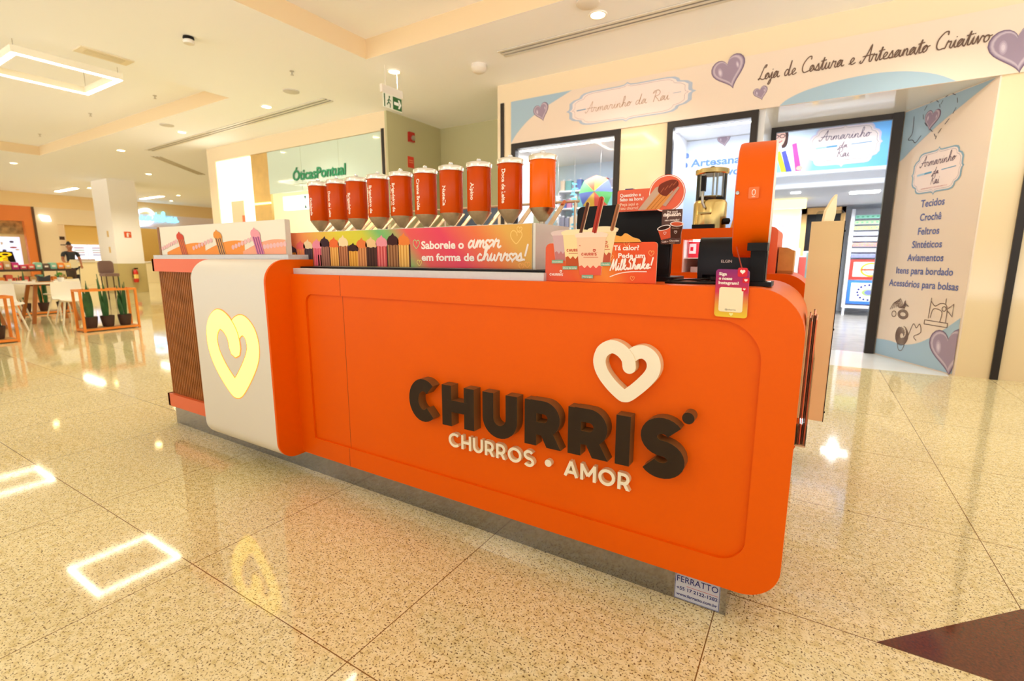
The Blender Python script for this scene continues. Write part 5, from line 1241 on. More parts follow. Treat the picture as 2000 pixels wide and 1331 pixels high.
g = MB(); g.box(-4.62, -4.40, 8.03, 8.05, 2.30, 2.48, mat('exit_green', (30, 128, 70), .4)); FG = Frame((0, 8.03, 0), (1, 0, 0), (0, 0, 1), (0, -1, 0)); poly(g, FG, [(-4.60, 2.33), (-4.54, 2.33), (-4.53, 2.44), (-4.59, 2.44)], flat((220, 240, 220)), .002)
tag(g.build('green_wall_sign', org=(-4.5, 8.04, 2.3)), 'small green sign low on the alcove back wall', 'sign')
g = MB(); g.box(-6.3, -5.2, 8.02, 8.05, 0, 2.15, mat('blue_grey_door', (90, 104, 130), .4)); g.box(-5.36, -5.28, 8.0, 8.02, 1.0, 1.04, M_STEEL); struct(g.build('door_3', org=(-5.7, 8.03, 0)))['label'] = 'blue-grey door at the back of the alcove'
# exit sign
EX = root('exit_sign', (-5.15, 5.23, 3.2), 'green emergency exit sign with a white arrow hanging from the ceiling', 'sign')
g = MB(); g.box(-5.17, -5.13, 5.04, 5.43, 3.40, 3.50, M_WHITE); g.tube([(-5.15, 5.12, 3.5), (-5.15, 5.12, ZC)], .004, M_WHITE, 6); g.tube([(-5.15, 5.35, 3.5), (-5.15, 5.35, ZC)], .004, M_WHITE, 6); g.build('lamp_box', EX)
FEx = Frame((-5.135, 0, 0), (0, 1, 0), (0, 0, 1), (1, 0, 0)); b = MB()
b.box(-5.145, -5.135, 5.06, 5.41, 3.215, 3.40, mat('exit_plate_white', (236, 238, 220), .4)); EG = mat('exit_deep_green', (28, 96, 40), .4)
poly(b, FEx, [(5.07, 3.225), (5.09, 3.225), (5.09, 3.39), (5.07, 3.39)], EG, .002); poly(b, FEx, [(5.235, 3.225), (5.405, 3.225), (5.405, 3.39), (5.235, 3.39)], EG, .002)
IVW = flat((244, 246, 236)); stroke(b, FEx, [(5.255, 3.307), (5.35, 3.307)], .04, IVW, .003, cap=False); poly(b, FEx, [(5.33, 3.365), (5.36, 3.365), (5.395, 3.307), (5.36, 3.25), (5.33, 3.25), (5.36, 3.307)], IVW, .004)
poly(b, FEx, circ(5.17, 3.365, .014, n=10), EG, .003); stroke(b, FEx, [(5.165, 3.345), (5.155, 3.30), (5.125, 3.26)], .016, EG, .003); stroke(b, FEx, [(5.155, 3.30), (5.185, 3.275), (5.18, 3.235)], .016, EG, .003); stroke(b, FEx, [(5.135, 3.31), (5.165, 3.335), (5.195, 3.315)], .012, EG, .003)
b.build('sign_plate', EX)
# square LED frame lamp under the ceiling
ZL = 3.60
LF = root('led_frame_lamp', (-8.92, 2.78, ZL), 'square white LED frame lamp hanging below the ceiling at the upper left', 'lamp')
def frame_geo(x0, x1, y0, y1, z):
    a = MB(); a.ring([(x0, y0), (x1, y0), (x1, y1), (x0, y1)], [(x0 + .07, y0 + .07), (x1 - .07, y0 + .07), (x1 - .07, y1 - .07), (x0 + .07, y1 - .07)], z + .006, z + .09, 'z', mat('lamp_housing', (244, 236, 214), .5))
    b_ = MB(); b_.ring([(x0 + .008, y0 + .008), (x1 - .008, y0 + .008), (x1 - .008, y1 - .008), (x0 + .008, y1 - .008)], [(x0 + .062, y0 + .062), (x1 - .062, y0 + .062), (x1 - .062, y1 - .062), (x0 + .062, y1 - .062)], z, z + .005, 'z', M_LED)
    return a, b_
a, b_ = frame_geo(-9.51, -8.33, 2.22, 3.34, ZL); a.build('housing', LF); b_.build('diffuser', LF)
g = MB()
for x in (-9.47, -8.37):
    for y in (2.26, 3.30): g.tube([(x, y, ZL + .09), (x, y, ZC + .22)], .004, M_STEEL, 6)
g.build('suspension', LF)
for nm, x0 in (('square white LED frame lamp far to the left, only seen mirrored in the floor', -14.9), ('square white LED frame lamp overhead, mirrored at the bottom edge of the floor', -4.15)):
    r2 = root('led_frame_lamp', (x0 + .55, 2.75, ZL), nm, 'lamp'); top = ZC + (.22 if x0 < -8 else .24)
    a, b_ = frame_geo(x0, x0 + 1.15, 2.2, 3.3, ZL); a.build('housing', r2); b_.build('diffuser', r2)
    g = MB()
    for x in (x0 + .04, x0 + 1.11):
        for y in (2.24, 3.26): g.tube([(x, y, ZL + .09), (x, y, top)], .004, M_STEEL, 6)
    g.build('suspension', r2)
# round downlights
def downlight(x, y, lab, z=ZC, r_=.085):
    d = root('downlight', (x, y, z), lab, 'ceiling light', 'round ceiling downlights')
    g = MB(); g.lathe([(r_ * .82, z - .004), (r_ * .9, z - .012), (r_ * 1.1, z - .010), (r_ * 1.15, z)], 28, mat('downlight_trim', (250, 246, 236), .5), (x, y, 0)); g.build('trim_ring', d)
    g = MB(); g.lathe([(0, z - .004), (r_ * .84, z - .004)], 28, mat('downlight_lens', (255, 246, 220), .5, emit=14, ecol=(255, 240, 200)), (x, y, 0)); g.build('lens', d)
for x, y, lab in ((-2.18, 5.30, 'round glowing downlight beside the white round speaker at the top centre'), (-5.19, 5.34, 'round glowing downlight just above the green exit sign'), (-8.21, 5.36, 'round glowing downlight above the middle of the long slot vent'), (-11.33, 5.47, 'round glowing downlight above the left half of the long slot vent'), (-14.5, 5.58, 'round glowing downlight left of the slot vent end'), (-17.8, 7.5, 'round glowing downlight between the slot vent end and the square pillar'), (-18.95, 4.75, 'round glowing downlight near the left edge of the ceiling'), (-23.2, 7.78, 'round glowing downlight beside the first linear light near the pillar top'), (-22.8, 10.6, 'round glowing downlight right of the second linear light'), (-25.2, 11.4, 'small far downlight above the blue neon sign, near the back'), (-24.4, 12.9, 'farthest small downlight close to the optician corner')):
    downlight(x, y, lab)
# linear lights
for x, y, lab in ((-24.35, 7.45, 'linear LED bar light left of the square pillar'), (-24.3, 10.25, 'linear LED bar light right of the square pillar')):
    d = root('linear_light', (x, y, ZC), lab, 'ceiling light')
    g = MB(); g.box(x - .95, x + .95, y - .09, y + .09, ZC - .04, ZC, mat('lamp_housing', (244, 236, 214), .5)); g.build('housing', d)
    g = MB(); g.box(x - .93, x + .93, y - .08, y + .08, ZC - .046, ZC - .04, M_LED); g.build('diffuser', d)
# vents
def vent(p, q, wd, lab):
    v = root('slot_vent', p, lab, 'vent'); p = Vector(p); q = Vector(q); d = (q - p).normalized(); n = Vector((-d.y, d.x, 0))
    def bb(o0, o1, z0, z1, m, nm):
        g = MB(); pts = [p + n * o0, q + n * o0, q + n * o1, p + n * o1]
        g.prism([(a.x, a.y) for a in pts], z0, z1, 'z', m); g.build(nm, v)
    SL = mat('vent_slot', (90, 80, 64), .6); RM = mat('vent_rim', (226, 220, 206), .4, .3)
    bb(-wd / 2, wd / 2, ZC - .002, ZC + .02, SL, 'slot')
    for o in (-wd / 2, -wd * .12, wd * .26): bb(o, o + wd * .22, ZC - .012, ZC - .002, RM, 'blade')
vent((-13.9, 5.93, ZC), (-7.0, 5.67, ZC), .20, 'long white slot vent in the ceiling before the optician')
vent((-16.5, 8.4, ZC), (-14.6, 6.35, ZC), .22, 'short slot vent angled off behind the long one')
vent((-3.6, 5.62, ZC), (2.4, 5.62, ZC), .20, 'long slot vent in the ceiling before the sewing shop')
# detectors, speakers, sprinklers
def lathe_thing(nm, prof, m, c, lab, cat, grp=None):
    g = MB(); g.lathe(prof, 24, m, c); return tag(g.build(nm, org=c), lab, cat, grp)
SD = root('smoke_detector', (-6.48, 3.31, ZC), 'white smoke detector on a black base on the bare ceiling', 'detector')
g = MB(); g.lathe([(.055, 0), (.06, -.02), (.05, -.035)], 24, M_BLACK, (-6.48, 3.31, ZC)); g.build('base', SD)
g = MB(); g.lathe([(.05, -.03), (.062, -.05), (.055, -.075), (0, -.08)], 24, M_WHITE, (-6.48, 3.31, ZC)); g.build('sensor', SD)
lathe_thing('ceiling_speaker', [(.12, 0), (.12, -.012), (.1, -.022), (0, -.024)], M_WHITE, (-2.18, 5.03, ZC), 'round white ceiling speaker beside the brightest downlight', 'speaker')
lathe_thing('ceiling_speaker', [(.12, 0), (.12, -.01), (.1, -.016), (0, -.018)], mat('grey_grille', (206, 200, 190), .6), (-7.15, 5.10, ZC), 'flat grey round ceiling speaker left of the exit sign', 'speaker')
lathe_thing('ceiling_speaker', [(.12, 0), (.12, -.01), (.1, -.016), (0, -.018)], MATS['grey_grille'], (-11.0, 5.05, ZC), 'flat grey round ceiling speaker left of the long slot vent', 'speaker')
lathe_thing('camera_dome', [(.1, 0), (.105, -.05), (.085, -.08), (.05, -.10), (0, -.105)], M_WHITE, (-4.06, 5.77, ZC), 'white dome camera on the ceiling before the alcove', 'camera')
lathe_thing('smoke_detector', [(.06, 0), (.06, -.03), (.04, -.05), (0, -.052)], M_WHITE, (-4.9, 3.35, ZC + .24), 'small white smoke detector in the raised ceiling at the top edge', 'detector')
for x, y, lab in ((-6.40, 4.6, 'little sprinkler head between downlight and smoke detector'), (-10.0, 4.45, 'little sprinkler head in the tray right of the LED frame lamp'), (-12.3, 4.3, 'little sprinkler head below the LED frame lamp'), (-15.3, 4.35, 'little sprinkler head near the left tray end')):
    zz = ZC + (.22 if T2[0] < x < T2[1] and y < T2[3] else 0)
    lathe_thing('sprinkler_head', [(.03, 0), (.03, -.006), (.009, -.01), (.009, -.045), (.022, -.047), (.022, -.052), (0, -.054)], M_STEEL, (x, y, zz), lab, 'sprinkler', 'sprinkler heads')
EM = root('emergency_light', (-7.95, 3.0, ZC), 'beige rectangular emergency light in the ceiling right of the LED frame lamp', 'ceiling light')
g = MB(); g.box(-8.10, -7.85, 2.74, 3.30, ZC - .015, ZC, mat('beige_trim', (226, 212, 180), .5)); g.build('trim', EM)
g = MB(); g.box(-8.05, -7.90, 2.82, 3.22, ZC - .02, ZC - .015, mat('beige_lens', (206, 190, 150), .4)); g.build('lens', EM)

# ================================================================== FOOD COURT AND FAR LEFT
def snake_plant(x, y, z, hs, lab, pot_r=.098, pot_h=.185, seed=1):
    p = root('potted_snake_plant', (x, y, z), lab, 'plant', 'snake plants in the orange planter frames'); rnd = random.Random(seed)
    g = MB(); g.lathe([(0, z + .004), (pot_r * .74, z + .004), (pot_r * .8, z + .03), (pot_r * .98, z + pot_h * .8), (pot_r, z + pot_h), (pot_r * .92, z + pot_h), (pot_r * .88, z + pot_h - .02), (0, z + pot_h - .02)], 24, M_POT, (x, y, 0)); g.build('pot', p)
    for h in hs:
        a = rnd.uniform(0, 6.28); dx, dy = math.cos(a) * .04, math.sin(a) * .04; lean = rnd.uniform(.02, .08); w_ = rnd.uniform(.024, .036); tw = rnd.uniform(0, 3.14)
        n = 8; vs = []
        for i in range(n + 1):
            t = i / n; ww = w_ * (.7 + .5 * math.sin(math.pi * min(t * 1.1, 1)) ) * (1 - t ** 4) + .001
            cx, cy, cz = x + dx * (1 + lean * 12 * t * t), y + dy * (1 + lean * 12 * t * t), z + pot_h - .03 + h * t
            c, s_ = math.cos(tw + t * .5), math.sin(tw + t * .5)
            vs += [(cx + c * ww - s_ * .005, cy + s_ * ww + c * .005, cz), (cx + s_ * .004, cy - c * .004, cz), (cx - c * ww - s_ * .005, cy - s_ * ww + c * .005, cz), (cx - s_ * .009, cy + c * .009, cz)]
        g = MB(); g.add(vs, [(4 * i + k, 4 * i + (k + 1) % 4, 4 * i + 4 + (k + 1) % 4, 4 * i + 4 + k) for i in range(n) for k in range(4)] + [(3, 2, 1, 0), (4 * n, 4 * n + 1, 4 * n + 2, 4 * n + 3)], M_LEAF); g.build('leaf', p)
    return p
def planter(x0, x1, y0, y1, h, lab):
    p = root('planter_frame', ((x0 + x1) / 2, (y0 + y1) / 2, 0), lab, 'planter', 'orange planter frames'); t = .032
    for x in (x0, x1):
        for y in (y0, y1):
            g = MB(); g.box(x - t / 2, x + t / 2, y - t / 2, y + t / 2, 0, h, M_OWOOD); g.build('post', p)
    for z in (.03, h - t / 2):
        for x in (x0, x1):
            g = MB(); g.box(x - t / 2, x + t / 2, y0 + t / 2, y1 - t / 2, z - t / 2, z + t / 2, M_OWOOD); g.build('rail', p)
        for y in (y0, y1):
            g = MB(); g.box(x0 + t / 2, x1 - t / 2, y - t / 2, y + t / 2, z - t / 2, z + t / 2, M_OWOOD); g.build('rail', p)
    g = MB(); g.box(x0 + t / 2, x1 - t / 2, y0 + t / 2, y1 - t / 2, .02, .05, mat('planter_board', (176, 128, 70), .6)); g.build('shelf_board', p)
planter(-10.22, -9.92, 3.01, 3.76, .685, 'orange open planter frame with three potted snake plants, left of the kiosk')
snake_plant(-10.05, 3.14, .05, (.62, .5, .45, .34, .58, .52, .28), 'potted snake plant at the left end of the nearest full planter frame', seed=2)
snake_plant(-10.05, 3.37, .05, (.72, .64, .58, .5, .42, .3, .54), 'potted snake plant in the middle of the three in the nearest full planter frame', seed=5)
snake_plant(-10.05, 3.61, .05, (.66, .55, .48, .36, .58, .52, .28), 'potted snake plant at the right end of the nearest full planter frame', seed=9)
planter(-9.95, -9.63, 1.25, 2.16, .66, 'orange open planter frame cut by the left edge of the photo')
snake_plant(-9.79, 1.98, .05, (.6, .5, .42, .3, .58, .52, .28), 'potted snake plant in the planter frame cut by the left edge', pot_r=.105, seed=4)
planter(-14.3, -13.9, 3.2, 4.1, .66, 'orange planter frame behind the white chairs')
for k, (y, s_) in enumerate(((3.35, 7), (3.65, 8), (3.95, 12))): snake_plant(-14.1, y, .05, (.75, .62, .5, .4, .58, .52, .28), 'potted snake plant in the frame behind the chairs, %s' % ('left', 'middle', 'right')[k] + ' of three', seed=s_)
planter(-14.3, -13.9, 1.9, 2.8, .66, 'second orange planter frame behind the tables, nearer the left edge')
for k, (y, s_) in enumerate(((2.1, 17), (2.55, 18))): snake_plant(-14.1, y, .05, (.72, .6, .5, .4, .58, .52, .28), 'potted snake plant in the frame behind the left table, %s of two' % ('left', 'right')[k], seed=s_)
M_SHELL = mat('white_chair_shell', (244, 236, 222), .3); M_CLEG = mat('pale_chair_leg', (236, 226, 206), .45)
def chair(x, y, rz, lab):
    c = root('dining_chair', (0, 0, 0), lab, 'chair', 'white shell chairs')
    g = MB(); vs = []; n, m_ = 10, 8                      # one moulded shell: seat bending up into the back, faces -Y
    path = smooth([(-.22, .43), (-.12, .445), (.06, .43), (.17, .445), (.215, .52), (.235, .64), (.25, .76)], 2); n = len(path)
    for i, (py, pz) in enumerate(path):
        t = i / (n - 1)
        for j in range(m_ + 1):
            u = j / m_ * 2 - 1; wd = .225 - .02 * abs(t - .4)
            back = max(0, (t - .45) / .55)
            vs.append((u * wd, py - .07 * back * u * u * 1.0, pz + .03 * u * u * (1 - back)))
    k = m_ + 1; fs = [(i * k + j, i * k + j + 1, (i + 1) * k + j + 1, (i + 1) * k + j) for i in range(n - 1) for j in range(m_)]
    off = len(vs); vs2 = [(a, b + (.012 if p > n * k * .5 else 0), c_ - (.014 if p <= n * k * .5 else 0)) for p, (a, b, c_) in enumerate(vs)]
    fs += [tuple(off + q for q in f[::-1]) for f in fs]
    edge = [i * k for i in range(n)] + [(n - 1) * k + j for j in range(1, k)] + [i * k + m_ for i in range(n - 2, -1, -1)] + [j for j in range(m_ - 1, 0, -1)]
    fs += [(edge[a], edge[(a + 1) % len(edge)], off + edge[(a + 1) % len(edge)], off + edge[a]) for a in range(len(edge))]
    g.add(vs + vs2, fs, M_SHELL); g.build('seat_shell', c)
    for sx in (-1, 1):
        for sy in (-1, 1):
            g = MB(); g.tube([(sx * .13, sy * .10, .43), (sx * .22, sy * .19, 0)], [.018, .012], M_CLEG, 10); g.build('leg', c)
    g = MB(); g.box(-.14, .14, -.11, .11, .405, .425, M_CLEG); g.build('seat_bracket', c)
    c.location = (x, y, 0); c.rotation_euler = (0, 0, rz)
    return c
def table(x, y, lab, s_=.38):
    t = root('dining_table', (x, y, 0), lab, 'table', 'white food court tables')
    g = MB(); g.prism(rr(x - s_, x + s_, y - s_, y + s_, (.04,) * 4, 4), .715, .745, 'z', M_SHELL); g.build('tabletop', t)
    for sx in (-1, 1):
        for sy in (-1, 1):
            g = MB(); g.bar((x + sx * s_ * .5, y + sy * s_ * .5, .715), (x + sx * s_ * .85, y + sy * s_ * .85, 0), .05, .05, mat('brown_table_leg', (170, 100, 40), .5)); g.build('leg', t)
    return t
table(-11.9, 2.15, 'white square table with brown splayed legs, at the left edge of the photo'); table(-12.3, 3.25, 'white square table with brown splayed legs, behind the planter of three plants')
chair(-11.15, 2.38, R(-90) + math.pi, 'white shell chair with its back to the kiosk, beside the cut-off planter'); chair(-11.45, 3.35, R(-90) + math.pi, 'white shell chair with its back to the kiosk, behind the planter of three plants')
chair(-13.05, 2.9, R(-90), 'white shell chair between the two tables, facing the kiosk'); chair(-12.9, 1.9, R(-90), 'white shell chair behind the left table, facing the kiosk'); chair(-13.25, 3.75, R(-90) + .3, 'white shell chair behind the right-hand table')
def napkin(x, y, lab):
    n_ = root('napkin_holder', (x, y, .745), lab, 'holder', 'dark napkin holders')
    g = MB(); g.box(x - .1, x + .1, y - .1, y + .1, .745, .757, mat('wood_tray', (200, 140, 70), .5)); g.build('tray', n_)
    g = MB(); g.prism([(y - .08, .757), (y + .08, .757), (y + .09, .87), (y + .04, .85), (y, .83), (y - .04, .85), (y - .09, .87)], x - .03, x + .03, 'x', mat('dark_napkin', (40, 40, 48), .5)); g.build('holder', n_)
napkin(-11.75, 2.35, 'dark napkin holder on a wooden tray on the left table'); napkin(-12.15, 3.2, 'dark napkin holder on a wooden tray on the right-hand table'); napkin(-11.9, 1.95, 'dark napkin holder on the left table, nearest the photo edge')
def herb(x, y, lab, s):
    h = root('herb_pot', (x, y, .745), lab, 'plant', 'small green table plants'); g = MB(); g.lathe([(0, .747), (.035, .747), (.05, .82), (.045, .82), (0, .81)], 14, mat('white_herb_pot', (240, 234, 226), .4), (x, y, 0)); g.build('pot', h)
    g = MB(); rnd = random.Random(s)
    for k in range(60):
        a, b_ = rnd.uniform(0, 6.28), rnd.uniform(0, 1.5); p = Vector((x + math.cos(a) * math.cos(b_) * .06, y + math.sin(a) * math.cos(b_) * .06, .84 + math.sin(b_) * .045)); d = (p - Vector((x, y, .80))).normalized() * .035; s_ = d.cross(Vector((0, 0, 1))).normalized() * .014
        g.add([p, p + d * .5 + s_, p + d, p + d * .5 - s_], [(0, 1, 2, 3)], mat('fresh_green_leaf', (90, 150, 40), .5))
    g.build('foliage', h)
herb(-12.2, 3.45, 'small bushy green table plant on the right-hand table', 3); herb(-12.15, 2.05, 'small bushy green table plant on the left table', 5)
# goods stall
GS = root('goods_stall', (-19.4, 4.6, 0), 'low dark stall with two shelves of colourful goods at the far left', 'stall')
DK = mat('dark_stall_wood', (70, 44, 36), .5); g = MB(); g.box(-19.7, -19.1, 2.86, 5.79, .80, .86, DK); g.build('top_shelf', GS); g = MB(); g.box(-19.7, -19.05, 2.9, 5.75, .38, .43, DK); g.build('lower_shelf', GS)
for y in (2.86, 5.75):
    g = MB(); g.box(-19.7, -19.08, y, y + .04, 0, .80, DK); g.build('upright', GS)
sc_ = [((236, 110, 90), 'coral'), ((250, 210, 130), 'yellow'), ((206, 60, 130), 'magenta'), ((150, 206, 180), 'mint'), ((250, 150, 70), 'orange'), ((240, 190, 170), 'pale pink'), ((210, 170, 120), 'tan'), ((110, 90, 80), 'brown'), ((220, 90, 110), 'rose')]
rnd = random.Random(11)
for row, z, n in (('upper', .86, 17), ('lower', .43, 17)):
    for k in range(n):
        y = 2.95 + (2.78) * (k + .5) / n; c, cn = sc_[rnd.randrange(len(sc_))]; h = rnd.uniform(.12, .24) if row == 'upper' else rnd.uniform(.16, .3); w_ = .14
        g = MB(); g.prism(rr(y - w_ / 2, y + w_ / 2, z, z + h, (.004, .004, .03, .03), 3), -19.45, -19.2, 'x', flat(c)); g.box(-19.199, -19.196, y - .04, y + .04, z + h * .3, z + h * .6, flat((250, 240, 226)))
        tag(g.build('gift_box', org=(-19.3, y, z)), '%s box, number %d from the left, %s row of the far stall' % (cn, k + 1, row), 'box', 'gift boxes on the stall')
# far shop screen, picture, lit sign
PS = root('video_screen', (XF - .48, 5.0, 1.25), 'bright screen with yellow PAÇO lettering on black in the orange shop', 'screen')
FPs = Frame((XF - .49, 0, 0), (0, 1, 0), (0, 0, 1), (1, 0, 0))
g = MB(); g.box(XF - .5, XF - .49, 4.32, 6.7, .9, 2.0, mat('screen_glow', (214, 220, 244), .4, emit=.8, ecol=(210, 216, 246))); rnd = random.Random(5)
for k in range(26): poly(g, FPs, circ(rnd.uniform(4.4, 6.6), rnd.uniform(1.1, 1.85), rnd.uniform(.04, .12), rnd.uniform(.03, .07), 8), flat([(250, 250, 255), (150, 150, 190), (196, 90, 70), (90, 84, 110), (180, 200, 180)][k % 5]), .004 + .0004 * k)
g.build('picture', PS)
g = MB(); poly(g, FPs, [(4.32, 1.0), (6.48, 1.0), (6.42, 1.42), (4.32, 1.46)], flat((30, 24, 22)), .02); YL = mat('yellow_lit_letter', (255, 214, 20), .5, emit=.5)
text(g, FPs, 'PAÇO', 5.15, 1.24, .14, YL, .03, .05, width=1.24); text(g, FPs, 'BABÉ', 5.10, 1.045, .14, YL, .03, .05, width=1.16); g.build('name_panel', PS)
FPi = Frame((XF + .02, 0, 0), (0, 1, 0), (0, 0, 1), (1, 0, 0))
g = MB(); g.box(XF - .49, XF - .40, 4.3, 6.85, 2.12, 2.64, mat('food_picture', (170, 140, 90), .5, noise=.5, nscale=6)); tag(g.build('picture_panel', org=(XF - .45, 5.2, 2.12)), 'mottled brown and green picture panel above the screen in the orange shop', 'picture')
g = MB(); g.prism([(7.25, 2.90), (7.56, 2.86), (7.60, 2.66), (7.33, 2.66)], XF + .02, XF + .10, 'x', mat('lit_sign_white', (255, 255, 255), .5, emit=2.2)); tag(g.build('lit_sign', org=(XF + .06, 7.42, 2.66)), 'small glowing white sign on the wall right of the orange shop', 'sign')
SN = root('neon_sign', (XF + .05, 11.3, 2.8), 'glowing blue-white looped script sign on the lilac wall right of the pillar', 'sign')
FN = Frame((XF + .02, 0, 0), (0, 1, 0), (0, 0, 1), (1, 0, 0)); M_NEON = mat('blue_white_neon', (200, 226, 255), .5, emit=3.0, ecol=(190, 220, 255)); M_CYN = mat('cyan_neon', (110, 220, 250), .5, emit=2.0, ecol=(120, 224, 255))
g = MB(); stroke(g, FN, smooth([(10.55, 3.0), (10.75, 3.3), (11.15, 3.40), (11.35, 3.15), (11.2, 2.85), (10.9, 2.72), (10.6, 2.66)], 5), .13, M_NEON, .05); stroke(g, FN, smooth([(10.55, 3.0), (10.62, 2.84), (10.95, 2.86), (11.3, 3.0)], 4), .10, M_NEON, .055); g.build('loop', SN)
g = MB(); script(g, FN, 'uatibas', 10.75, 2.92, .42, M_CYN, .06, .20, width=1.6); g.build('script_lettering', SN)
g = MB(); g.box(XF, XF + .02, 10.5, 12.4, 2.9, 3.1, MATS['lilac_wall']); g.build('mount', SN)
# pillar signs and extinguisher
FPl = Frame((-20, 0, 0), (0, 1, 0), (0, 0, 1), (1, 0, 0))
g = MB(); solid_poly(g, FPl, [(7.48, 1.86), (7.68, 1.86), (7.68, 2.06), (7.48, 2.06)], mat('fire_sign_red', (226, 92, 40), .4), 0, .01); poly(g, FPl, rr(7.545, 7.60, 1.885, 2.02, (.01, .01, .025, .025), 4), flat((250, 240, 226)), .014); stroke(g, FPl, [(7.60, 2.02), (7.64, 1.98)], .012, flat((250, 240, 226)), .014)
tag(g.build('extinguisher_sign', org=(-20, 7.58, 1.86)), 'small red fire extinguisher sign on the square pillar', 'sign')
FE_ = root('fire_extinguisher', (-19.88, 7.62, .35), 'red fire extinguisher hung at the foot of the square pillar', 'extinguisher')
RD = mat('extinguisher_red', (206, 44, 24), .3); c = (-19.88, 7.62, 0)
g = MB(); g.lathe([(0, .35), (.07, .35), (.075, .37), (.075, .70), (.05, .76), (.025, .78), (.025, .80), (0, .80)], 20, RD, c); g.build('cylinder', FE_)
g = MB(); g.lathe([(.0765, .48), (.0765, .62)], 20, flat((246, 214, 120)), c); g.build('label_band', FE_); g = MB(); g.box(-19.90, -19.86, 7.60, 7.70, .80, .84, M_BLACK); g.tube(smooth([(-19.88, 7.60, .82), (-19.85, 7.53, .76), (-19.86, 7.53, .5)], 4), .01, M_BLACK, 6); g.box(-19.99, -19.95, 7.60, 7.64, .55, .72, M_STEEL); g.build('valve', FE_)
for z in (1.98, 1.45):
    g = MB(); g.box(-20.5, -20.4, 7.175, 7.19, z - .1, z + .1, mat('tan_wall_plate', (226, 190, 120), .5)); tag(g.build('wall_plate', org=(-20.45, 7.18, z)), ('upper' if z > 1.7 else 'lower') + ' tan wall plate on the warm side of the square pillar', 'plate')
CH = root('bar_chair', (-17.4, 6.0, 0), 'grey-brown upholstered high chair in front of the pillar base', 'chair')
GBR = mat('taupe_fabric', (140, 112, 104), .7); g = MB(); g.prism(rr(5.84, 6.20, .74, 1.10, (.05, .05, .09, .09), 5), -17.62, -17.55, 'x', GBR); g.build('backrest', CH)
g = MB(); g.box(-17.6, -17.2, 5.85, 6.19, .66, .74, GBR); g.build('seat', CH)
for x in (-17.57, -17.23):
    for y in (5.88, 6.16):
        g = MB(); g.tube([(x, y, .66), (x, y, 0)], .016, DK, 8); g.build('leg', CH)
g = MB(); g.box(XF - .4, XF - .3, 7.8, 8.06, 1.93, 2.07, DK); g.box(XF - .4, XF - .3, 7.8, 8.06, 1.70, 1.74, DK); tag(g.build('wall_shelf', org=(XF - .35, 7.9, 1.7)), 'dark wall shelves left of the tan board behind the woman', 'shelf')
# shelves / screens of the shop behind the person
g = MB(); g.box(XF - .19, XF - .15, 8.06, 9.28, 1.75, 2.55, mat('tan_menu_wall', (226, 186, 100), .5)); tag(g.build('tan_wall_board', org=(XF + .03, 8.5, 1.75)), 'tan wall board behind the standing woman', 'board')
for y0, y1, c, lab in ((8.12, 8.68, (222, 226, 246), 'pale lit menu screen behind the woman, left one'), (8.74, 9.22, (214, 220, 244), 'pale lit menu screen behind the woman, right one')):
    g = MB(); g.box(XF - .14, XF + .0, y0, y1, 1.12, 1.74, mat('menu_screen_%d' % int(y0 * 10), c, .4, emit=.7)); 
    Fq = Frame((XF + .0, 0, 0), (0, 1, 0), (0, 0, 1), (1, 0, 0))
    for k in range(4): stroke(g, Fq, [(y0 + .12, 1.6 - .1 * k), (y1 - .12, 1.6 - .1 * k)], .04, flat([(190, 150, 170), (170, 190, 160), (200, 170, 150), (160, 160, 190)][k]), .004)
    tag(g.build('menu_screen', org=(XF + .05, y0, 1.18)), lab, 'screen')
# the standing woman
def skin_body(name, joints, edges, m, parent, sub=2):
    me = bpy.data.meshes.new(name); org = ORG[parent.name]
    me.from_pydata([Vector(j[0]) for j in joints], edges, [])
    o = bpy.data.objects.new(name, me); COL.objects.link(o); o.parent = parent
    me.materials.append(m)
    md = o.modifiers.new('skin', 'SKIN'); 
    if not me.skin_vertices: bpy.context.view_layer.update()
    for v, j in zip(me.skin_vertices[0].data, joints):
        v.radius = (j[1], j[2] if len(j) > 2 else j[1]); v.use_root = False
    me.skin_vertices[0].data[0].use_root = True
    s = o.modifiers.new('smooth', 'SUBSURF'); s.levels = sub; s.render_levels = sub
    ORG[o.name] = org
    return o
PX, PY = -21.6, 6.46
PE = root('person', (PX, PY, 0), 'woman in a dark top with hair tied up, standing behind the goods stall', 'person')
M_SKIN = mat('brown_skin', (176, 112, 72), .5)
def hand(j, e, wrist, side):
    base = len(j); px, py, pz = j[wrist][0]
    j.append(((px + .02, py, pz - .07), .026, .016)); e.append((wrist, base)); palm = base
    for q in range(4):
        k = len(j); y = py + (q - 1.5) * .019
        L = (.062, .07, .066, .054)[q]
        j += [((px + .022, y, pz - .10), .0085), ((px + .034, y, pz - .10 - L * .55), .008), ((px + .05, y, pz - .10 - L), .007)]
        e += [(palm, k), (k, k + 1), (k + 1, k + 2)]
    k = len(j); j += [((px + .03, py + side * .035, pz - .06), .009), ((px + .045, py + side * .045, pz - .10), .008)]; e += [(palm, k), (k, k + 1)]
J = [((0, 0, .92), .15, .11), ((0, 0, 1.08), .12, .10), ((0, 0, 1.26), .15, .10), ((0, 0, 1.36), .10, .07), ((.01, 0, 1.42), .045), ((.015, 0, 1.48), .07, .075), ((.02, 0, 1.56), .085, .09), ((.01, 0, 1.62), .06, .07),
     ((0, .18, 1.34), .05), ((.03, .23, 1.12), .042), ((.18, .20, .98), .032), ((0, -.18, 1.34), .05), ((.03, -.23, 1.12), .042), ((.18, -.20, .98), .032),
     ((0, .09, .86), .10), ((.01, .10, .48), .065), ((0, .10, .08), .042), ((.13, .10, .035), .035), ((0, -.09, .86), .10), ((.01, -.10, .48), .065), ((0, -.10, .08), .042), ((.13, -.10, .035), .035)]
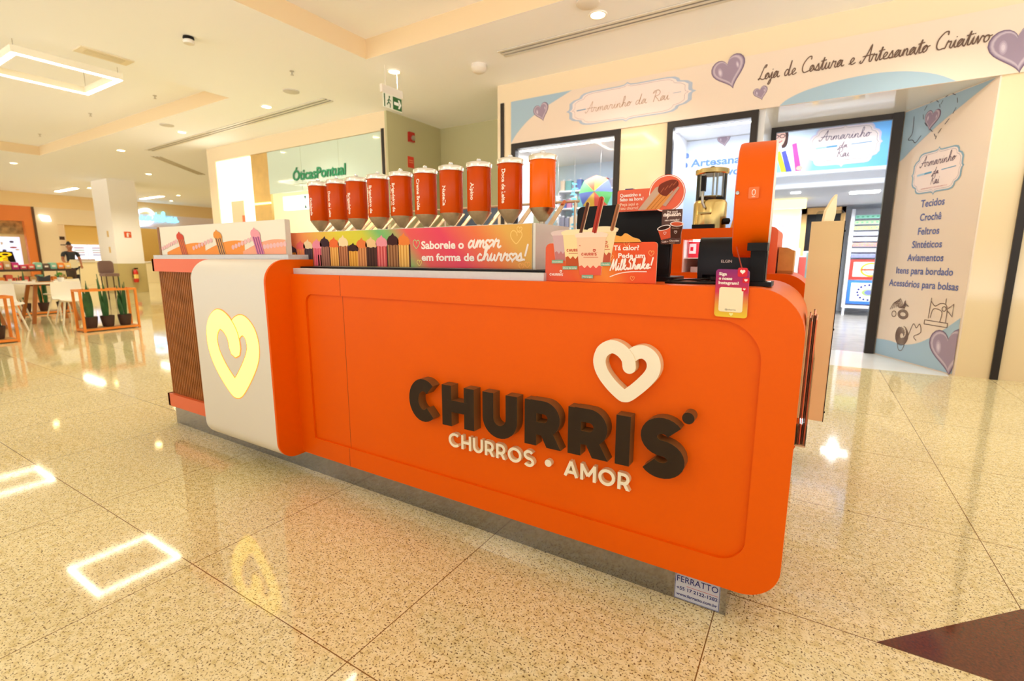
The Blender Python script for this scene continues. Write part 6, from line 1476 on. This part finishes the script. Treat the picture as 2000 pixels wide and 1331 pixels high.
E_ = [(0, 1), (1, 2), (2, 3), (3, 4), (4, 5), (5, 6), (6, 7), (3, 8), (8, 9), (9, 10), (3, 11), (11, 12), (12, 13), (0, 14), (14, 15), (15, 16), (16, 17), (0, 18), (18, 19), (19, 20), (20, 21)]
hand(J, E_, 10, -1); hand(J, E_, 13, 1)
skin_body('body', J, E_, M_SKIN, PE)
JT = [((0, 0, .90), .17, .125), ((0, 0, 1.08), .137, .115), ((0, 0, 1.26), .165, .115), ((0, 0, 1.345), .12, .085), ((0, .185, 1.34), .062), ((.02, .215, 1.20), .058), ((0, -.185, 1.34), .062), ((.02, -.215, 1.20), .058)]
skin_body('dark_top', JT, [(0, 1), (1, 2), (2, 3), (3, 4), (4, 5), (3, 6), (6, 7)], mat('dark_shirt', (40, 40, 42), .7), PE)
JP = [((0, 0, .90), .165, .12), ((0, .09, .82), .115), ((.01, .10, .48), .08), ((0, .10, .10), .06), ((0, -.09, .82), .115), ((.01, -.10, .48), .08), ((0, -.10, .10), .06)]
skin_body('trousers', JP, [(0, 1), (1, 2), (2, 3), (0, 4), (4, 5), (5, 6)], mat('dark_trousers', (36, 34, 40), .8), PE)
JH = [((-.035, 0, 1.60), .088, .085), ((-.03, 0, 1.66), .075, .07), ((-.03, 0, 1.71), .035), ((-.035, 0, 1.735), .045)]
skin_body('hair', JH, [(0, 1), (1, 2), (2, 3)], mat('dark_hair', (34, 24, 18), .6), PE)
g = MB(); Hx, Hy, Hz = PX + .02, PY, 1.55
for s_ in (-1, 1):
    g.lathe([(0, -.011), (.009, -.007), (.012, 0), (.009, .007), (0, .011)], 10, flat((240, 236, 230)), (Hx + .085, Hy + s_ * .032, Hz + .012)); g.lathe([(0, -.006), (.005, 0), (0, .006)], 8, flat((30, 20, 16)), (Hx + .095, Hy + s_ * .032, Hz + .012))
    g.tube([(Hx + .092, Hy + s_ * .018, Hz + .038), (Hx + .088, Hy + s_ * .05, Hz + .036)], .004, flat((40, 28, 20)), 6)
    g.lathe([(0, -.028), (.012, -.016), (.013, .01), (0, .026)], 10, M_SKIN, (Hx - .005, Hy + s_ * .088, Hz))
g.tube([(Hx + .088, Hy, Hz + .02), (Hx + .11, Hy, Hz - .022), (Hx + .09, Hy, Hz - .03)], [.008, .014, .008], M_SKIN, 8)
g.tube([(Hx + .088, Hy - .026, Hz - .052), (Hx + .096, Hy, Hz - .056), (Hx + .088, Hy + .026, Hz - .052)], [.003, .007, .003], flat((150, 70, 60)), 6); g.build('face', PE)
g = MB(); g.prism([(PY - .13, .62), (PY + .13, .62), (PY + .12, 1.02), (PY + .08, 1.12), (PY - .08, 1.12), (PY - .12, 1.02)], PX + .14, PX + .15, 'x', mat('cream_apron', (236, 220, 180), .8)); g.build('apron', PE)
